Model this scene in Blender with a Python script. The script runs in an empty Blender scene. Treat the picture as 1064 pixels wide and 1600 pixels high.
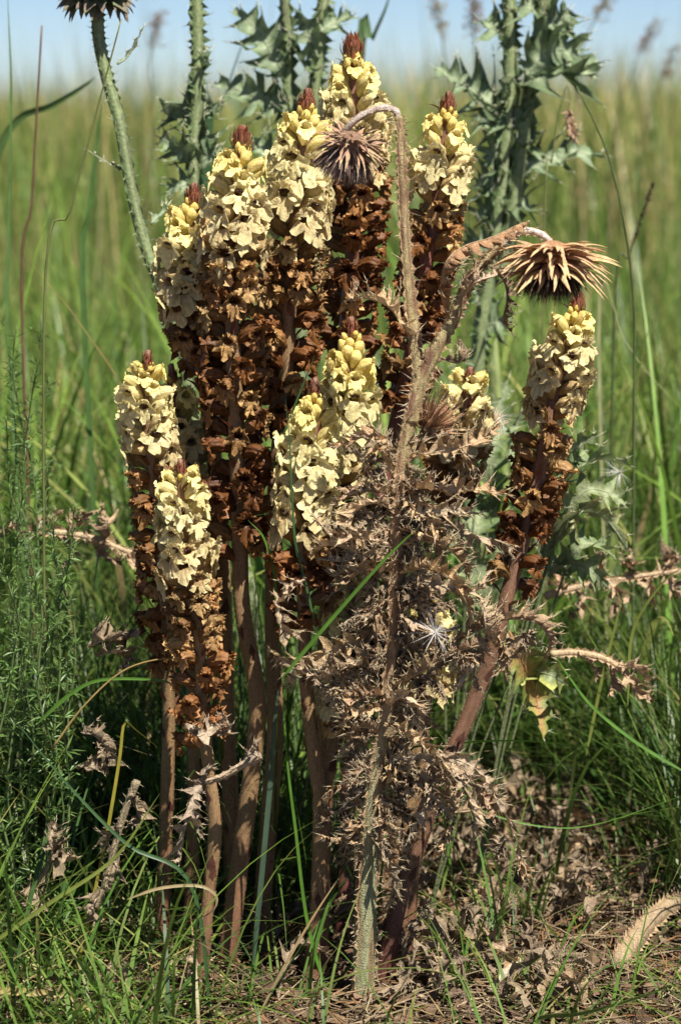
import bpy, math, random
import numpy as np
from mathutils import Vector, Matrix, noise

random.seed(7)
rng = np.random.default_rng(7)
sc = bpy.context.scene
C = sc.collection
R = math.radians

# ---------------------------------------------------------------- camera
FPX = 4000.0                       # focal length in photo pixels (photo is 1064 x 1600)
PITCH = math.atan((800 - 130) / FPX)
CAM = Vector((0.0, -2.0, 0.722))
cam_d = bpy.data.cameras.new('camera')
cam = bpy.data.objects.new('camera', cam_d)
C.objects.link(cam)
cam.location = CAM
cam.rotation_euler = (math.pi / 2 - PITCH, 0, 0)
cam_d.sensor_fit = 'VERTICAL'
cam_d.sensor_height = 23.6
cam_d.lens = FPX / 1600 * 23.6
cam_d.clip_start = 0.05
cam_d.clip_end = 3000
cam_d.dof.use_dof = True
cam_d.dof.focus_distance = 2.0
cam_d.dof.aperture_fstop = 5.0
sc.camera = cam

# ---------------------------------------------------------------- sky, sun, exposure
SUN_DIR = Vector((0.30, -0.42, 0.86)).normalized()      # towards the sun
sun_el = math.asin(SUN_DIR.z)
w = bpy.data.worlds.new('World')
sc.world = w
w.use_nodes = True
nt = w.node_tree
bg = nt.nodes['Background']
sky = nt.nodes.new('ShaderNodeTexSky')
sky.sky_type = 'NISHITA'
sky.sun_disc = False
sky.sun_elevation = sun_el
sky.sun_rotation = math.atan2(SUN_DIR.x, SUN_DIR.y)
sky.altitude = 1500
sky.air_density = 0.6
sky.dust_density = 0.5
sky.ozone_density = 3.0
nt.links.new(sky.outputs[0], bg.inputs[0])
bg.inputs[1].default_value = 0.062
sd = bpy.data.lights.new('sun', 'SUN')
sd.energy = 5.0
sd.angle = R(0.5)
sd.color = (1.0, 0.95, 0.87)
so = bpy.data.objects.new('sun', sd)
C.objects.link(so)
so.rotation_euler = SUN_DIR.to_track_quat('Z', 'Y').to_euler()
so.location = (2, -2, 5)
sc.view_settings.view_transform = 'Standard'
sc.view_settings.look = 'None'
sc.view_settings.gamma = 1
sc.view_settings.use_curve_mapping = False
sc.view_settings.exposure = 0.85
sc.render.engine = 'CYCLES'
sc.cycles.max_bounces = 5
sc.cycles.diffuse_bounces = 2
sc.cycles.transmission_bounces = 4
sc.cycles.use_denoising = True

# ---------------------------------------------------------------- helpers
_f = Vector((0, math.cos(PITCH), -math.sin(PITCH)))
_u = Vector((0, math.sin(PITCH), math.cos(PITCH)))
def at(px, py, Y):
    """the point at world depth Y along the direction of photo pixel (px, py)"""
    d = _f + Vector((1, 0, 0)) * ((px - 532) / FPX) + _u * (-(py - 800) / FPX)
    return CAM + d * ((Y - CAM.y) / d.y)
def on_ground(px, py):
    d = _f + Vector((1, 0, 0)) * ((px - 532) / FPX) + _u * (-(py - 800) / FPX)
    p = CAM + d * (-CAM.z / d.z)
    return Vector((p.x, p.y, gz(p.x, p.y)))
def project(p):
    d = Vector(p) - CAM
    k = d.dot(_f)
    return 532 + FPX * d.x / k, 800 - FPX * d.dot(_u) / k
def gz(x, y):
    n = noise.noise(Vector((x * 5.0, y * 5.0, 1.7))) * 0.012 + noise.noise(Vector((x * 22, y * 22, 4.1))) * 0.005
    d = max(0.0, y - 7.5)
    return n * max(0.0, 1.0 - abs(y) / 40) - .034 * d * d / (d + 3.0)      # the meadow falls away behind a low crest

class MB:
    """collects triangles, quads and per-vertex colours for one mesh"""
    def __init__(s): s.v = []; s.f = []; s.c = []
    def add(s, vs, fs, cols):
        o = len(s.v)
        s.v.extend([tuple(p) for p in vs])
        s.f.extend([tuple(i + o for i in f) for f in fs])
        if len(cols) and not hasattr(cols[0], '__len__'): cols = [cols] * len(vs)
        s.c.extend([tuple(k)[:3] for k in cols])
    def mesh(s, name, smooth=True):
        me = bpy.data.meshes.new(name)
        me.from_pydata(s.v, [], s.f)
        ca = me.color_attributes.new('Col', 'FLOAT_COLOR', 'POINT')
        arr = np.ones((len(s.v), 4), dtype=np.float32)
        if s.v: arr[:, :3] = np.array(s.c, dtype=np.float32)
        ca.data.foreach_set('color', arr.ravel())
        if smooth: me.polygons.foreach_set('use_smooth', [True] * len(me.polygons))
        me.update()
        return me

def obj(name, me, mat, parent=None, loc=None, kind=None):
    o = bpy.data.objects.new(name, me)
    C.objects.link(o)
    if mat is not None and len(me.materials) == 0: me.materials.append(mat)
    if parent is not None: o.parent = parent
    if loc is not None: o.location = loc
    if kind: o['kind'] = kind
    return o
def thing(name, label, cat, loc, group=None):
    o = bpy.data.objects.new(name, None)
    C.objects.link(o)
    o.location = loc
    o.empty_display_size = 0.02
    o['label'] = label; o['category'] = cat
    if group: o['group'] = group
    return o
def tag(o, label, cat, group=None):
    o['label'] = label; o['category'] = cat
    if group: o['group'] = group
    return o

def catmull(pts, n):
    P = [Vector(p) for p in pts]
    P = [P[0] * 2 - P[1]] + P + [P[-1] * 2 - P[-2]]
    m = len(P) - 3
    out = []
    for i in range(n + 1):
        t = i / n * m
        k = min(int(t), m - 1); t -= k
        a, b, c, d = P[k:k + 4]
        out.append(0.5 * ((2 * b) + (c - a) * t + (2 * a - 5 * b + 4 * c - d) * t * t + (3 * b - a - 3 * c + d) * t ** 3))
    return out
def frames(path, up=Vector((0, -0.6, 0.8))):
    """tangent, side, normal along a path, without sudden turns"""
    n = len(path); fr = []
    prev = None
    for i in range(n):
        T = (path[min(i + 1, n - 1)] - path[max(i - 1, 0)])
        T = T.normalized() if T.length > 1e-9 else Vector((0, 0, 1))
        if prev is None:
            S = T.cross(up)
            if S.length < 1e-3: S = T.cross(Vector((1, 0.2, 0)))
            S.normalize()
        else:
            S = prev - T * prev.dot(T)
            S = S.normalized() if S.length > 1e-6 else T.orthogonal().normalized()
        prev = S
        fr.append((T, S, S.cross(T).normalized()))
    return fr
def jit(c, a):
    k = 1 + random.uniform(-a, a)
    return (c[0] * k * (1 + random.uniform(-a, a) * .3), c[1] * k, c[2] * k * (1 + random.uniform(-a, a) * .3))
def lerp(a, b, t): return tuple(a[i] + (b[i] - a[i]) * t for i in range(3))

def add_tube(mb, path, radii, seg, col, ridges=0, rid=0.0, cap=True, rough=0.0):
    fr = frames(path)
    vs, fs, cs = [], [], []
    n = len(path)
    for i, p in enumerate(path):
        T, S, N = fr[i]
        for k in range(seg):
            a = 2 * math.pi * k / seg
            r = radii[i] * (1 + (rid * math.cos(ridges * a) if ridges else 0))
            if rough: r *= 1 + rough * noise.noise(Vector((p.x * 90 + a * 2, p.y * 90, p.z * 60)))
            vs.append(p + S * (math.cos(a) * r) + N * (math.sin(a) * r))
            cs.append(col(i / (n - 1), a) if callable(col) else col)
    for i in range(n - 1):
        for k in range(seg):
            k2 = (k + 1) % seg
            fs.append((i * seg + k, i * seg + k2, (i + 1) * seg + k2, (i + 1) * seg + k))
    if cap:
        fs.append(tuple(range((n - 1) * seg, n * seg))); fs.append(tuple(range(seg))[::-1])
    mb.add(vs, fs, cs)
def add_spine(mb, p, d, L, r, col, tip=None):
    d = d.normalized(); a = d.orthogonal().normalized(); b = d.cross(a)
    vs = [p + a * r, p - a * r * .5 + b * r * .87, p - a * r * .5 - b * r * .87, p + d * L]
    mb.add(vs, [(0, 1, 3), (1, 2, 3), (2, 0, 3)], [col, col, col, tip or col])

def add_leaf(mb, pts, W, lobes, col, edge=None, spine=0.006, crumple=0.0, fold=0.3, twist=0.0, roll=0.0,
             up=Vector((0, -0.6, 0.8)), depth=0.75, rib=None, spcol=(.62, .52, .36), lobetilt=0.4, spr=0.0005, ribr=0.0012):
    """a pinnately lobed spiny leaf along pts; crumple > 0 shrivels it"""
    n = lobes * 4
    path = catmull(pts, n)
    fr = frames(path, up)
    seed = random.uniform(0, 100)
    edge = edge or col; rib = rib or lerp(col, (.6, .5, .35), .3)
    vs, cs, fs = [], [], []
    spines = []
    for i, p in enumerate(path):
        u = i / n
        T, S0, N0 = fr[i]
        a = roll + twist * u + crumple * 1.6 * noise.noise(Vector((u * 3, seed, 0)))
        S = S0 * math.cos(a) + N0 * math.sin(a)
        N = N0 * math.cos(a) - S0 * math.sin(a)
        env = (min(1, u / .18) ** .7) * (1 - max(0, (u - .45) / .55) ** 1.6 * .93)
        ph = (i % 4)
        for s in (-1, 1):
            tri = [0.0, 0.55, 1.0, 0.45][(ph + (1 if s > 0 else 0)) % 4]
            wd = W * env * ((1 - depth) + depth * tri) * random.uniform(.8, 1.15)
            lt = lobetilt * (1 if (i // 4) % 2 else -1) * tri * .5 + crumple * noise.noise(Vector((u * 7, seed + 9 * s, 3))) * 1.5
            f = fold + lt + crumple * .5
            e = p + S * (s * wd * math.cos(f)) + N * (wd * math.sin(f)) + T * (wd * .45 * tri)
            h = p + S * (s * wd * .5 * math.cos(f * .6)) + N * (wd * .5 * math.sin(f * .6)) + T * (wd * .15 * tri)
            if crumple:
                q = Vector((u * 11 + seed, s * 3.0, seed))
                e = e + noise.noise_vector(q * 2.1) * (crumple * W * .55)
                h = h + noise.noise_vector(q * 2.9 + Vector((5, 5, 5))) * (crumple * W * .3)
            vs += [h, e]
            k = random.uniform(.85, 1.12)
            cs += [tuple(x * k for x in lerp(rib, col, .6)), tuple(x * k for x in lerp(col, edge, .25 + .75 * tri))]
            if tri > .99 and spine > 0 and i > 1:
                d = S * (s * math.cos(f)) + N * math.sin(f) + T * .7 + Vector((random.uniform(-.3, .3), random.uniform(-.3, .3), random.uniform(-.3, .3)))
                spines.append((e, d, spine * random.uniform(.6, 1.3)))
                spines.append((h.lerp(e, .8), d + T * .9 - N * .6, spine * random.uniform(.4, .8)))
                spines.append((h.lerp(e, .75), d - T * .8 + N * .6, spine * random.uniform(.4, .8)))
        vs.append(p); cs.append(rib)
    # per station order: h-,e-,h+,e+,mid
    for i in range(n):
        a, b = i * 5, (i + 1) * 5
        fs += [(a + 1, a, b, b + 1), (a, a + 4, b + 4, b), (a + 4, a + 2, b + 2, b + 4), (a + 2, a + 3, b + 3, b + 2)]
    mb.add(vs, fs, cs)
    if ribr:
        add_tube(mb, path, [ribr * (1 - .75 * i / n) for i in range(n + 1)], 5, rib)
    for (p, d, L) in spines:
        add_spine(mb, p, d, L, spr, lerp(edge, spcol, .6), spcol)
    if spine: add_spine(mb, path[-1], fr[-1][0], spine * 1.2, spr, spcol)

def add_wings(mb, path, r, wing, spine, col, spcol, nw=3, step=0.006, off=0.0, crumple=0.2):
    """ragged spiny wings running along a thistle stem"""
    L = sum((path[i + 1] - path[i]).length for i in range(len(path) - 1))
    n = max(6, int(L / step) * 2)
    pp = catmull(path, n)
    fr = frames(pp)
    for k in range(nw):
        a0 = off + 2 * math.pi * k / nw
        vs, fs, cs = [], [], []
        for i, p in enumerate(pp):
            T, S, N = fr[i]
            a = a0 + .25 * noise.noise(Vector((i * .15, k, 3)))
            D = S * math.cos(a) + N * math.sin(a)
            E = T.cross(D)
            rr = r(i / n) if callable(r) else r
            g = (i % 2) * random.uniform(.55, 1.25) + .12 + .25 * max(0, noise.noise(Vector((i * .11, k * 5, 8))))
            off3 = E * (random.uniform(-1, 1) * wing * crumple * 1.5)
            vs += [p + D * (rr * .8), p + D * (rr + wing * g) + off3 + T * (wing * random.uniform(-.3, .5))]
            c = jit(col, .15)
            cs += [c, lerp(c, spcol, .15)]
            if i % 2 and random.random() < .85:
                add_spine(mb, vs[-1], D + T * random.uniform(-.5, .8) + E * random.uniform(-.6, .6), spine * random.uniform(.5, 1.3), .00035, lerp(col, spcol, .6), spcol)
        for i in range(n):
            fs.append((2 * i, 2 * i + 1, 2 * i + 3, 2 * i + 2))
        mb.add(vs, fs, cs)

# ---------------------------------------------------------------- materials
def new_mat(name):
    m = bpy.data.materials.new(name); m.use_nodes = True
    n = m.node_tree.nodes; n.clear()
    return m, n, m.node_tree.links
def vcol_mat(name, rough=.6, transl=0.0, nscale=300.0, var=.35, bump=0.0, bscale=400.0, spec=.3, coat=0.0, stretch=None):
    m, n, l = new_mat(name)
    out = n.new('ShaderNodeOutputMaterial'); p = n.new('ShaderNodeBsdfPrincipled')
    at_ = n.new('ShaderNodeAttribute'); at_.attribute_name = 'Col'
    tc = n.new('ShaderNodeTexCoord'); nz = n.new('ShaderNodeTexNoise')
    nz.inputs['Scale'].default_value = nscale; nz.inputs['Detail'].default_value = 5
    if stretch:
        mp = n.new('ShaderNodeMapping'); mp.inputs['Scale'].default_value = stretch
        l.new(tc.outputs['Object'], mp.inputs[0]); l.new(mp.outputs[0], nz.inputs['Vector'])
    else: l.new(tc.outputs['Object'], nz.inputs['Vector'])
    mr = n.new('ShaderNodeMapRange')
    mr.inputs[1].default_value = .25; mr.inputs[2].default_value = .75
    mr.inputs[3].default_value = 1 - var; mr.inputs[4].default_value = 1 + var
    l.new(nz.outputs[0], mr.inputs[0])
    mx = n.new('ShaderNodeMix'); mx.data_type = 'RGBA'; mx.blend_type = 'MULTIPLY'; mx.inputs[0].default_value = 1
    l.new(at_.outputs['Color'], mx.inputs[6]); l.new(mr.outputs[0], mx.inputs[7])
    col = mx.outputs[2]
    l.new(col, p.inputs['Base Color'])
    p.inputs['Roughness'].default_value = rough
    p.inputs['Specular IOR Level'].default_value = spec
    if coat: p.inputs['Sheen Weight'].default_value = coat
    if bump:
        bn = n.new('ShaderNodeTexNoise'); bn.inputs['Scale'].default_value = bscale; bn.inputs['Detail'].default_value = 4
        l.new(tc.outputs['Object'], bn.inputs['Vector'])
        bp = n.new('ShaderNodeBump'); bp.inputs['Strength'].default_value = bump; bp.inputs['Distance'].default_value = .002
        l.new(bn.outputs[0], bp.inputs['Height']); l.new(bp.outputs[0], p.inputs['Normal'])
    sh = p.outputs[0]
    if transl:
        tr = n.new('ShaderNodeBsdfTranslucent'); l.new(col, tr.inputs[0])
        ms = n.new('ShaderNodeMixShader'); ms.inputs[0].default_value = transl
        l.new(p.outputs[0], ms.inputs[1]); l.new(tr.outputs[0], ms.inputs[2]); sh = ms.outputs[0]
    l.new(sh, out.inputs[0])
    return m

def petal_mat():
    """flower tissue: colour from the flower's own object colour (its age), veins and rim from mesh marks"""
    m, n, l = new_mat('petal')
    out = n.new('ShaderNodeOutputMaterial'); p = n.new('ShaderNodeBsdfPrincipled')
    oi = n.new('ShaderNodeObjectInfo')
    at_ = n.new('ShaderNodeAttribute'); at_.attribute_name = 'Col'
    sep = n.new('ShaderNodeSeparateColor'); l.new(at_.outputs['Color'], sep.inputs[0])
    tc = n.new('ShaderNodeTexCoord')
    nz = n.new('ShaderNodeTexNoise'); nz.inputs['Scale'].default_value = 260; nz.inputs['Detail'].default_value = 5
    add = n.new('ShaderNodeVectorMath'); add.operation = 'ADD'
    l.new(tc.outputs['Object'], add.inputs[0]); l.new(oi.outputs['Random'], add.inputs[1])
    l.new(add.outputs[0], nz.inputs['Vector'])
    # rim (red mark): pale on lips; veins (green mark): brown lines
    rim = n.new('ShaderNodeMix'); rim.data_type = 'RGBA'; l.new(oi.outputs['Color'], rim.inputs[6])
    br = n.new('ShaderNodeMix'); br.data_type = 'RGBA'; br.blend_type = 'MULTIPLY'; br.inputs[0].default_value = 1; br.inputs[7].default_value = (1.95, 2.05, 2.15, 1)
    l.new(oi.outputs['Color'], br.inputs[6])
    pal = n.new('ShaderNodeMix'); pal.data_type = 'RGBA'; pal.inputs[7].default_value = (.88, .775, .41, 1)
    l.new(oi.outputs['Alpha'], pal.inputs[0]); l.new(br.outputs[2], pal.inputs[6]); l.new(pal.outputs[2], rim.inputs[7])
    rf = n.new('ShaderNodeMath'); rf.operation = 'MULTIPLY'; l.new(sep.outputs[0], rf.inputs[0]); rf.inputs[1].default_value = .85
    l.new(rf.outputs[0], rim.inputs[0])
    vein = n.new('ShaderNodeMix'); vein.data_type = 'RGBA'; vein.blend_type = 'MULTIPLY'
    vein.inputs[7].default_value = (.62, .45, .36, 1)
    l.new(rim.outputs[2], vein.inputs[6])
    vf = n.new('ShaderNodeMath'); vf.operation = 'MULTIPLY'; vf.inputs[1].default_value = .85; l.new(sep.outputs[1], vf.inputs[0])
    l.new(vf.outputs[0], vein.inputs[0])
    mr = n.new('ShaderNodeMapRange'); mr.inputs[1].default_value = .3; mr.inputs[2].default_value = .7
    mr.inputs[3].default_value = .70; mr.inputs[4].default_value = 1.15
    l.new(nz.outputs[0], mr.inputs[0])
    mx = n.new('ShaderNodeMix'); mx.data_type = 'RGBA'; mx.blend_type = 'MULTIPLY'; mx.inputs[0].default_value = 1
    l.new(vein.outputs[2], mx.inputs[6]); l.new(mr.outputs[0], mx.inputs[7])
    col = mx.outputs[2]
    l.new(col, p.inputs['Base Color'])
    p.inputs['Roughness'].default_value = .45; p.inputs['Specular IOR Level'].default_value = .35
    bn = n.new('ShaderNodeTexNoise'); bn.inputs['Scale'].default_value = 800; bn.inputs['Detail'].default_value = 5
    l.new(add.outputs[0], bn.inputs['Vector'])
    bp = n.new('ShaderNodeBump'); bp.inputs['Strength'].default_value = .6; bp.inputs['Distance'].default_value = .0012
    l.new(bn.outputs[0], bp.inputs['Height']); l.new(bp.outputs[0], p.inputs['Normal'])
    tr = n.new('ShaderNodeBsdfTranslucent'); l.new(col, tr.inputs[0])
    ms = n.new('ShaderNodeMixShader'); ms.inputs[0].default_value = .28
    l.new(p.outputs[0], ms.inputs[1]); l.new(tr.outputs[0], ms.inputs[2])
    l.new(ms.outputs[0], out.inputs[0])
    return m

def soil_mat():
    m, n, l = new_mat('soil')
    out = n.new('ShaderNodeOutputMaterial'); p = n.new('ShaderNodeBsdfPrincipled')
    tc = n.new('ShaderNodeTexCoord')
    a = n.new('ShaderNodeTexNoise'); a.inputs['Scale'].default_value = 35; a.inputs['Detail'].default_value = 10; a.inputs['Roughness'].default_value = .7
    l.new(tc.outputs['Object'], a.inputs['Vector'])
    cr = n.new('ShaderNodeValToRGB')
    cr.color_ramp.elements[0].position = .32; cr.color_ramp.elements[0].color = (.035, .024, .015, 1)
    cr.color_ramp.elements[1].position = .72; cr.color_ramp.elements[1].color = (.20, .14, .085, 1)
    l.new(a.outputs[0], cr.inputs[0])
    # far off the meadow closes over the soil
    g = n.new('ShaderNodeTexNoise'); g.inputs['Scale'].default_value = .4; g.inputs['Detail'].default_value = 6
    l.new(tc.outputs['Object'], g.inputs['Vector'])
    gr = n.new('ShaderNodeValToRGB')
    gr.color_ramp.elements[0].position = .35; gr.color_ramp.elements[0].color = (.12, .17, .05, 1)
    gr.color_ramp.elements[1].position = .7; gr.color_ramp.elements[1].color = (.22, .23, .10, 1)
    l.new(g.outputs[0], gr.inputs[0])
    sx = n.new('ShaderNodeSeparateXYZ'); l.new(tc.outputs['Object'], sx.inputs[0])
    mr = n.new('ShaderNodeMapRange'); mr.inputs[1].default_value = 6; mr.inputs[2].default_value = 25
    l.new(sx.outputs[1], mr.inputs[0])
    mx = n.new('ShaderNodeMix'); mx.data_type = 'RGBA'
    l.new(mr.outputs[0], mx.inputs[0]); l.new(cr.outputs[0], mx.inputs[6]); l.new(gr.outputs[0], mx.inputs[7])
    l.new(mx.outputs[2], p.inputs['Base Color'])
    p.inputs['Roughness'].default_value = .95; p.inputs['Specular IOR Level'].default_value = .1
    b = n.new('ShaderNodeTexNoise'); b.inputs['Scale'].default_value = 160; b.inputs['Detail'].default_value = 8
    l.new(tc.outputs['Object'], b.inputs['Vector'])
    bp = n.new('ShaderNodeBump'); bp.inputs['Strength'].default_value = .9; bp.inputs['Distance'].default_value = .006
    l.new(b.outputs[0], bp.inputs['Height']); l.new(bp.outputs[0], p.inputs['Normal'])
    l.new(p.outputs[0], out.inputs[0])
    return m

M_petal = petal_mat()
M_soil = soil_mat()
M_grass = vcol_mat('grass', .42, .38, 60, .22, spec=.4)
M_stem = vcol_mat('broomrape_stem', .5, 0, 1300, .48, .45, 1500, .4, stretch=(1, 1, .35))
M_bract = vcol_mat('bract', .6, .12, 600, .35, .4, 900)
M_hair = vcol_mat('hair', .4, .3, 10, .1)
M_dry = vcol_mat('dry_leaf', .75, .14, 330, .34, .8, 620, .15)
M_drystem = vcol_mat('dry_stem', .7, 0, 500, .45, .8, 800, .2, stretch=(1, 1, .25))
M_green = vcol_mat('thistle_leaf', .5, .22, 240, .3, .5, 400, .35)
M_dark = vcol_mat('stigma', .35, 0, 500, .3, spec=.5)
M_litter = vcol_mat('litter', .9, .08, 200, .35, .6, 500, .1)

# ---------------------------------------------------------------- ground (one sheet to the horizon)
def build_ground():
    t = np.linspace(-1, 1, 261)
    xs = np.sinh(t * 9.5) / np.sinh(9.5) * 1500
    ys = np.sinh(t * 9.5) / np.sinh(9.5) * 1500 + 0.1
    # finer in the middle: blend with an even spacing
    xs = xs + t * 0.9; ys = ys + t * 0.9
    vs = [(x, y, gz(x, y)) for y in ys for x in xs]
    n = len(xs)
    fs = [(j * n + i, j * n + i + 1, (j + 1) * n + i + 1, (j + 1) * n + i) for j in range(n - 1) for i in range(n - 1)]
    me = bpy.data.meshes.new('ground'); me.from_pydata(vs, [], fs)
    me.polygons.foreach_set('use_smooth', [True] * len(me.polygons))
    return obj('ground', me, M_soil, kind='structure')
build_ground()

# ---------------------------------------------------------------- broomrape flowers
def flower_mesh(kind, seed):
    """corolla along +X (out) and +Z (up): a bent swollen tube, a hooded upper lip and a three-lobed frilled lower lip"""
    rnd = random.Random(seed)
    NV = 36
    mb = MB(); vs, cs, fs = [], [], []
    old = kind == 'old'; bud = kind == 'bud'; young = kind == 'young'
    Ltube = {'bud': .0150, 'young': .0185, 'open': .0190, 'old': .0180}[kind]
    NT = 11
    el0, el1 = {'bud': (78, 50), 'young': (60, 22), 'open': (50, 6), 'old': (48, rnd.uniform(-14, 14))}[kind]
    el0 += rnd.uniform(-5, 5); el1 += rnd.uniform(-8, 8)
    p = Vector((0, 0, 0)); rings = []
    for i in range(NT + 1):
        s = i / NT
        el = R(el0 + (el1 - el0) * (s ** 1.25))
        D = Vector((math.cos(el), 0, math.sin(el))); U = Vector((-math.sin(el), 0, math.cos(el)))
        rings.append((p.copy(), D, U, s)); p = p + D * (Ltube / NT)
    Y = Vector((0, 1, 0))
    ruf = [math.sin(k * 2.1 + rnd.uniform(-.7, .7)) * rnd.uniform(.5, 1.2) for k in range(NV)]
    ruf2 = [math.sin(k * 2.1 + 1.3 + rnd.uniform(-.9, .9)) * rnd.uniform(.4, 1.2) for k in range(NV)]
    def vein(k): return .6 if k % 4 == 0 else 0.0
    nr = 0
    for (c, D, U, s) in rings:
        if bud:
            r = .0017 + .0029 * math.sin(min(1, s / .62) * math.pi / 2) ** 1.3
            if s > .62: r *= max(.10, 1 - ((s - .62) / .42) ** 1.8)
        else:
            r = .0021 + .0034 * math.sin(min(1, s / .72) * math.pi / 2) - .0009 * max(0, (s - .72) / .28)
        for k in range(NV):
            a = 2 * math.pi * k / NV
            rr = r * (1 + (.15 if old else .04) * (1 if k % 4 == 0 else -.3))
            q3 = noise.noise(Vector((math.cos(a) * 1.6 + seed, math.sin(a) * 1.6, s * (5 if old else 3))))
            rr *= 1 + (.30 if old else .12) * q3
            if old: rr *= .90
            ca = math.cos(a)
            vq = 1.1 if ca > 0 else (1.0 - (0 if bud else .45 * max(0, s - .6) / .4))     # the mouth narrows from below
            q = c + U * (ca * rr * vq) + Y * (math.sin(a) * rr)
            vs.append(q); cs.append((0.0 if not bud else .3 * s, vein(k) * (.8 if s > .2 else .2), 0))
        nr += 1
    if not bud:
        c, D, U, s = rings[-1]
        r = .0046 * (.90 if old else 1)
        NL = 6
        hoodlen = rnd.uniform(.0038, .0056) * (.7 if young else 1)
        hoodflip = rnd.uniform(.0014, .0034) * (.35 if young else 1)
        lipw = rnd.uniform(.0056, .0078) * (.30 if young else 1)
        for j in range(1, NL + 1):
            t = j / NL
            for k in range(NV):
                a = 2 * math.pi * k / NV
                b = a if a <= math.pi else 2 * math.pi - a                 # 0 top .. pi bottom
                if b < R(98):
                    hood = max(0, math.cos(b / R(98) * math.pi / 2)) ** .6
                    ext = hoodlen * t * (.45 + .55 * hood) * (1 - .15 * math.exp(-(b / .25) ** 2))
                    fl = -.0012 * math.sin(t * math.pi) * hood + hoodflip * max(0, t - .4) * 1.9 * (.4 + .6 * hood)
                    vq = 1.1; drop = .0011 * t * hood
                    k_r = .7
                else:
                    lobe = abs(math.cos((math.pi - b) * 2.15)) ** .75
                    ext = .0034 * t * (1 - .62 * t)
                    fl = (.0016 * t + lipw * t * t * .9) * (.10 + .90 * lobe)
                    vq = .60 + .5 * t; drop = .0030 * t * t
                    k_r = 1.0
                fr_ = t * t * (.0014 if not old else .0026) * k_r * (.5 if young else 1)
                dx = ruf[k] * fr_; du = ruf2[k] * fr_ * .7
                if old:
                    fl *= .70; ext *= .8
                fq = 4.6 if old else 3.0
                nn = noise.noise_vector(Vector((math.cos(a) * fq + seed * 1.3, math.sin(a) * fq, t * fq)))
                am = .0036 if old else .0022
                dx += nn.x * am * t; du += nn.y * am * t
                q = c + D * (ext + dx) + (U * (math.cos(a) * vq) + Y * (math.sin(a) * 1.08)) * (r + fl + du) - Vector((0, 0, drop)) + Y * (nn.z * am * .7 * t)
                vs.append(q); cs.append((t ** 1.3 * (1.0 if b > R(98) else .75), vein(k) * (1 - t) * .7, 0))
            nr += 1
    for i in range(nr - 1):
        for k in range(NV):
            k2 = (k + 1) % NV
            fs.append((i * NV + k, i * NV + k2, (i + 1) * NV + k2, (i + 1) * NV + k))
    if bud: fs.append(tuple(range((nr - 1) * NV, nr * NV)))
    mb.add(vs, fs, cs)
    me = mb.mesh('flower_' + kind); me.materials.append(M_petal)
    c, D, U, s = rings[-1]
    return me, (c + D * .0004 + U * .0012)
FL = {k: [flower_mesh(k, i * 13 + 5) for i in range(8)] for k in ('bud', 'young', 'open', 'old')}

def blob(mb, c, r, col, n=6, m=4, sq=(1, 1, 1)):
    vs, fs = [], []
    for j in range(m + 1):
        th = math.pi * j / m
        for k in range(n):
            a = 2 * math.pi * k / n
            vs.append(Vector(c) + Vector((math.cos(th) * r * sq[0], math.sin(th) * math.cos(a) * r * sq[1], math.sin(th) * math.sin(a) * r * sq[2])))
    for j in range(m):
        for k in range(n):
            fs.append((j * n + k, j * n + (k + 1) % n, (j + 1) * n + (k + 1) % n, (j + 1) * n + k))
    mb.add(vs, fs, col)
def stigma_mesh():
    mb = MB()
    for s in (-1, 1):
        blob(mb, (0, s * .0014, 0), .0016, (.055, .018, .020), sq=(1, 1, .8))
    add_tube(mb, [Vector((-.008, 0, .0005)), Vector((-.003, 0, .0008)), Vector((0, 0, 0))], [.0007, .0007, .001], 5, (.09, .03, .02))
    me = mb.mesh('stigma'); me.materials.append(M_dark); return me
ME_stigma = stigma_mesh()

def lance_mesh(name, L, W, bend, cols, seed, hairy=False, mat=None):
    """lance-shaped bract: out along +X, up +Z, keeled, pointed"""
    rnd = random.Random(seed); mb = MB(); vs, cs, fs = [], [], []
    n = 6; p = Vector((0, 0, 0)); el = R(66)
    for i in range(n + 1):
        t = i / n
        wd = W * (math.sin(math.pi * min(1, t * .78 + .22)) ** .9) * (1 - t ** 4)
        e = el + bend * t
        D = Vector((math.cos(e), 0, math.sin(e))); U = Vector((-math.sin(e), 0, math.cos(e)))
        for s in (-1, 0, 1):
            vs.append(p + Vector((0, s * wd, 0)) + U * (abs(s) * wd * .45) + U * rnd.uniform(-.0003, .0003))
            cs.append(tuple(x * rnd.uniform(.85, 1.15) for x in lerp(cols[0], cols[1], t)))
        p = p + D * (L / n)
    for i in range(n):
        a, b = i * 3, i * 3 + 3
        fs += [(a, a + 1, b + 1, b), (a + 1, a + 2, b + 2, b + 1)]
    mb.add(vs, fs, cs)
    me = mb.mesh(name); me.materials.append(mat or M_bract); return me
BR = [lance_mesh('bract', .019 + .001 * i, .0028, R([-30, 14, -52, 30][i]), ((.20, .085, .045), (.10, .035, .022)), i) for i in range(4)]

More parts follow.
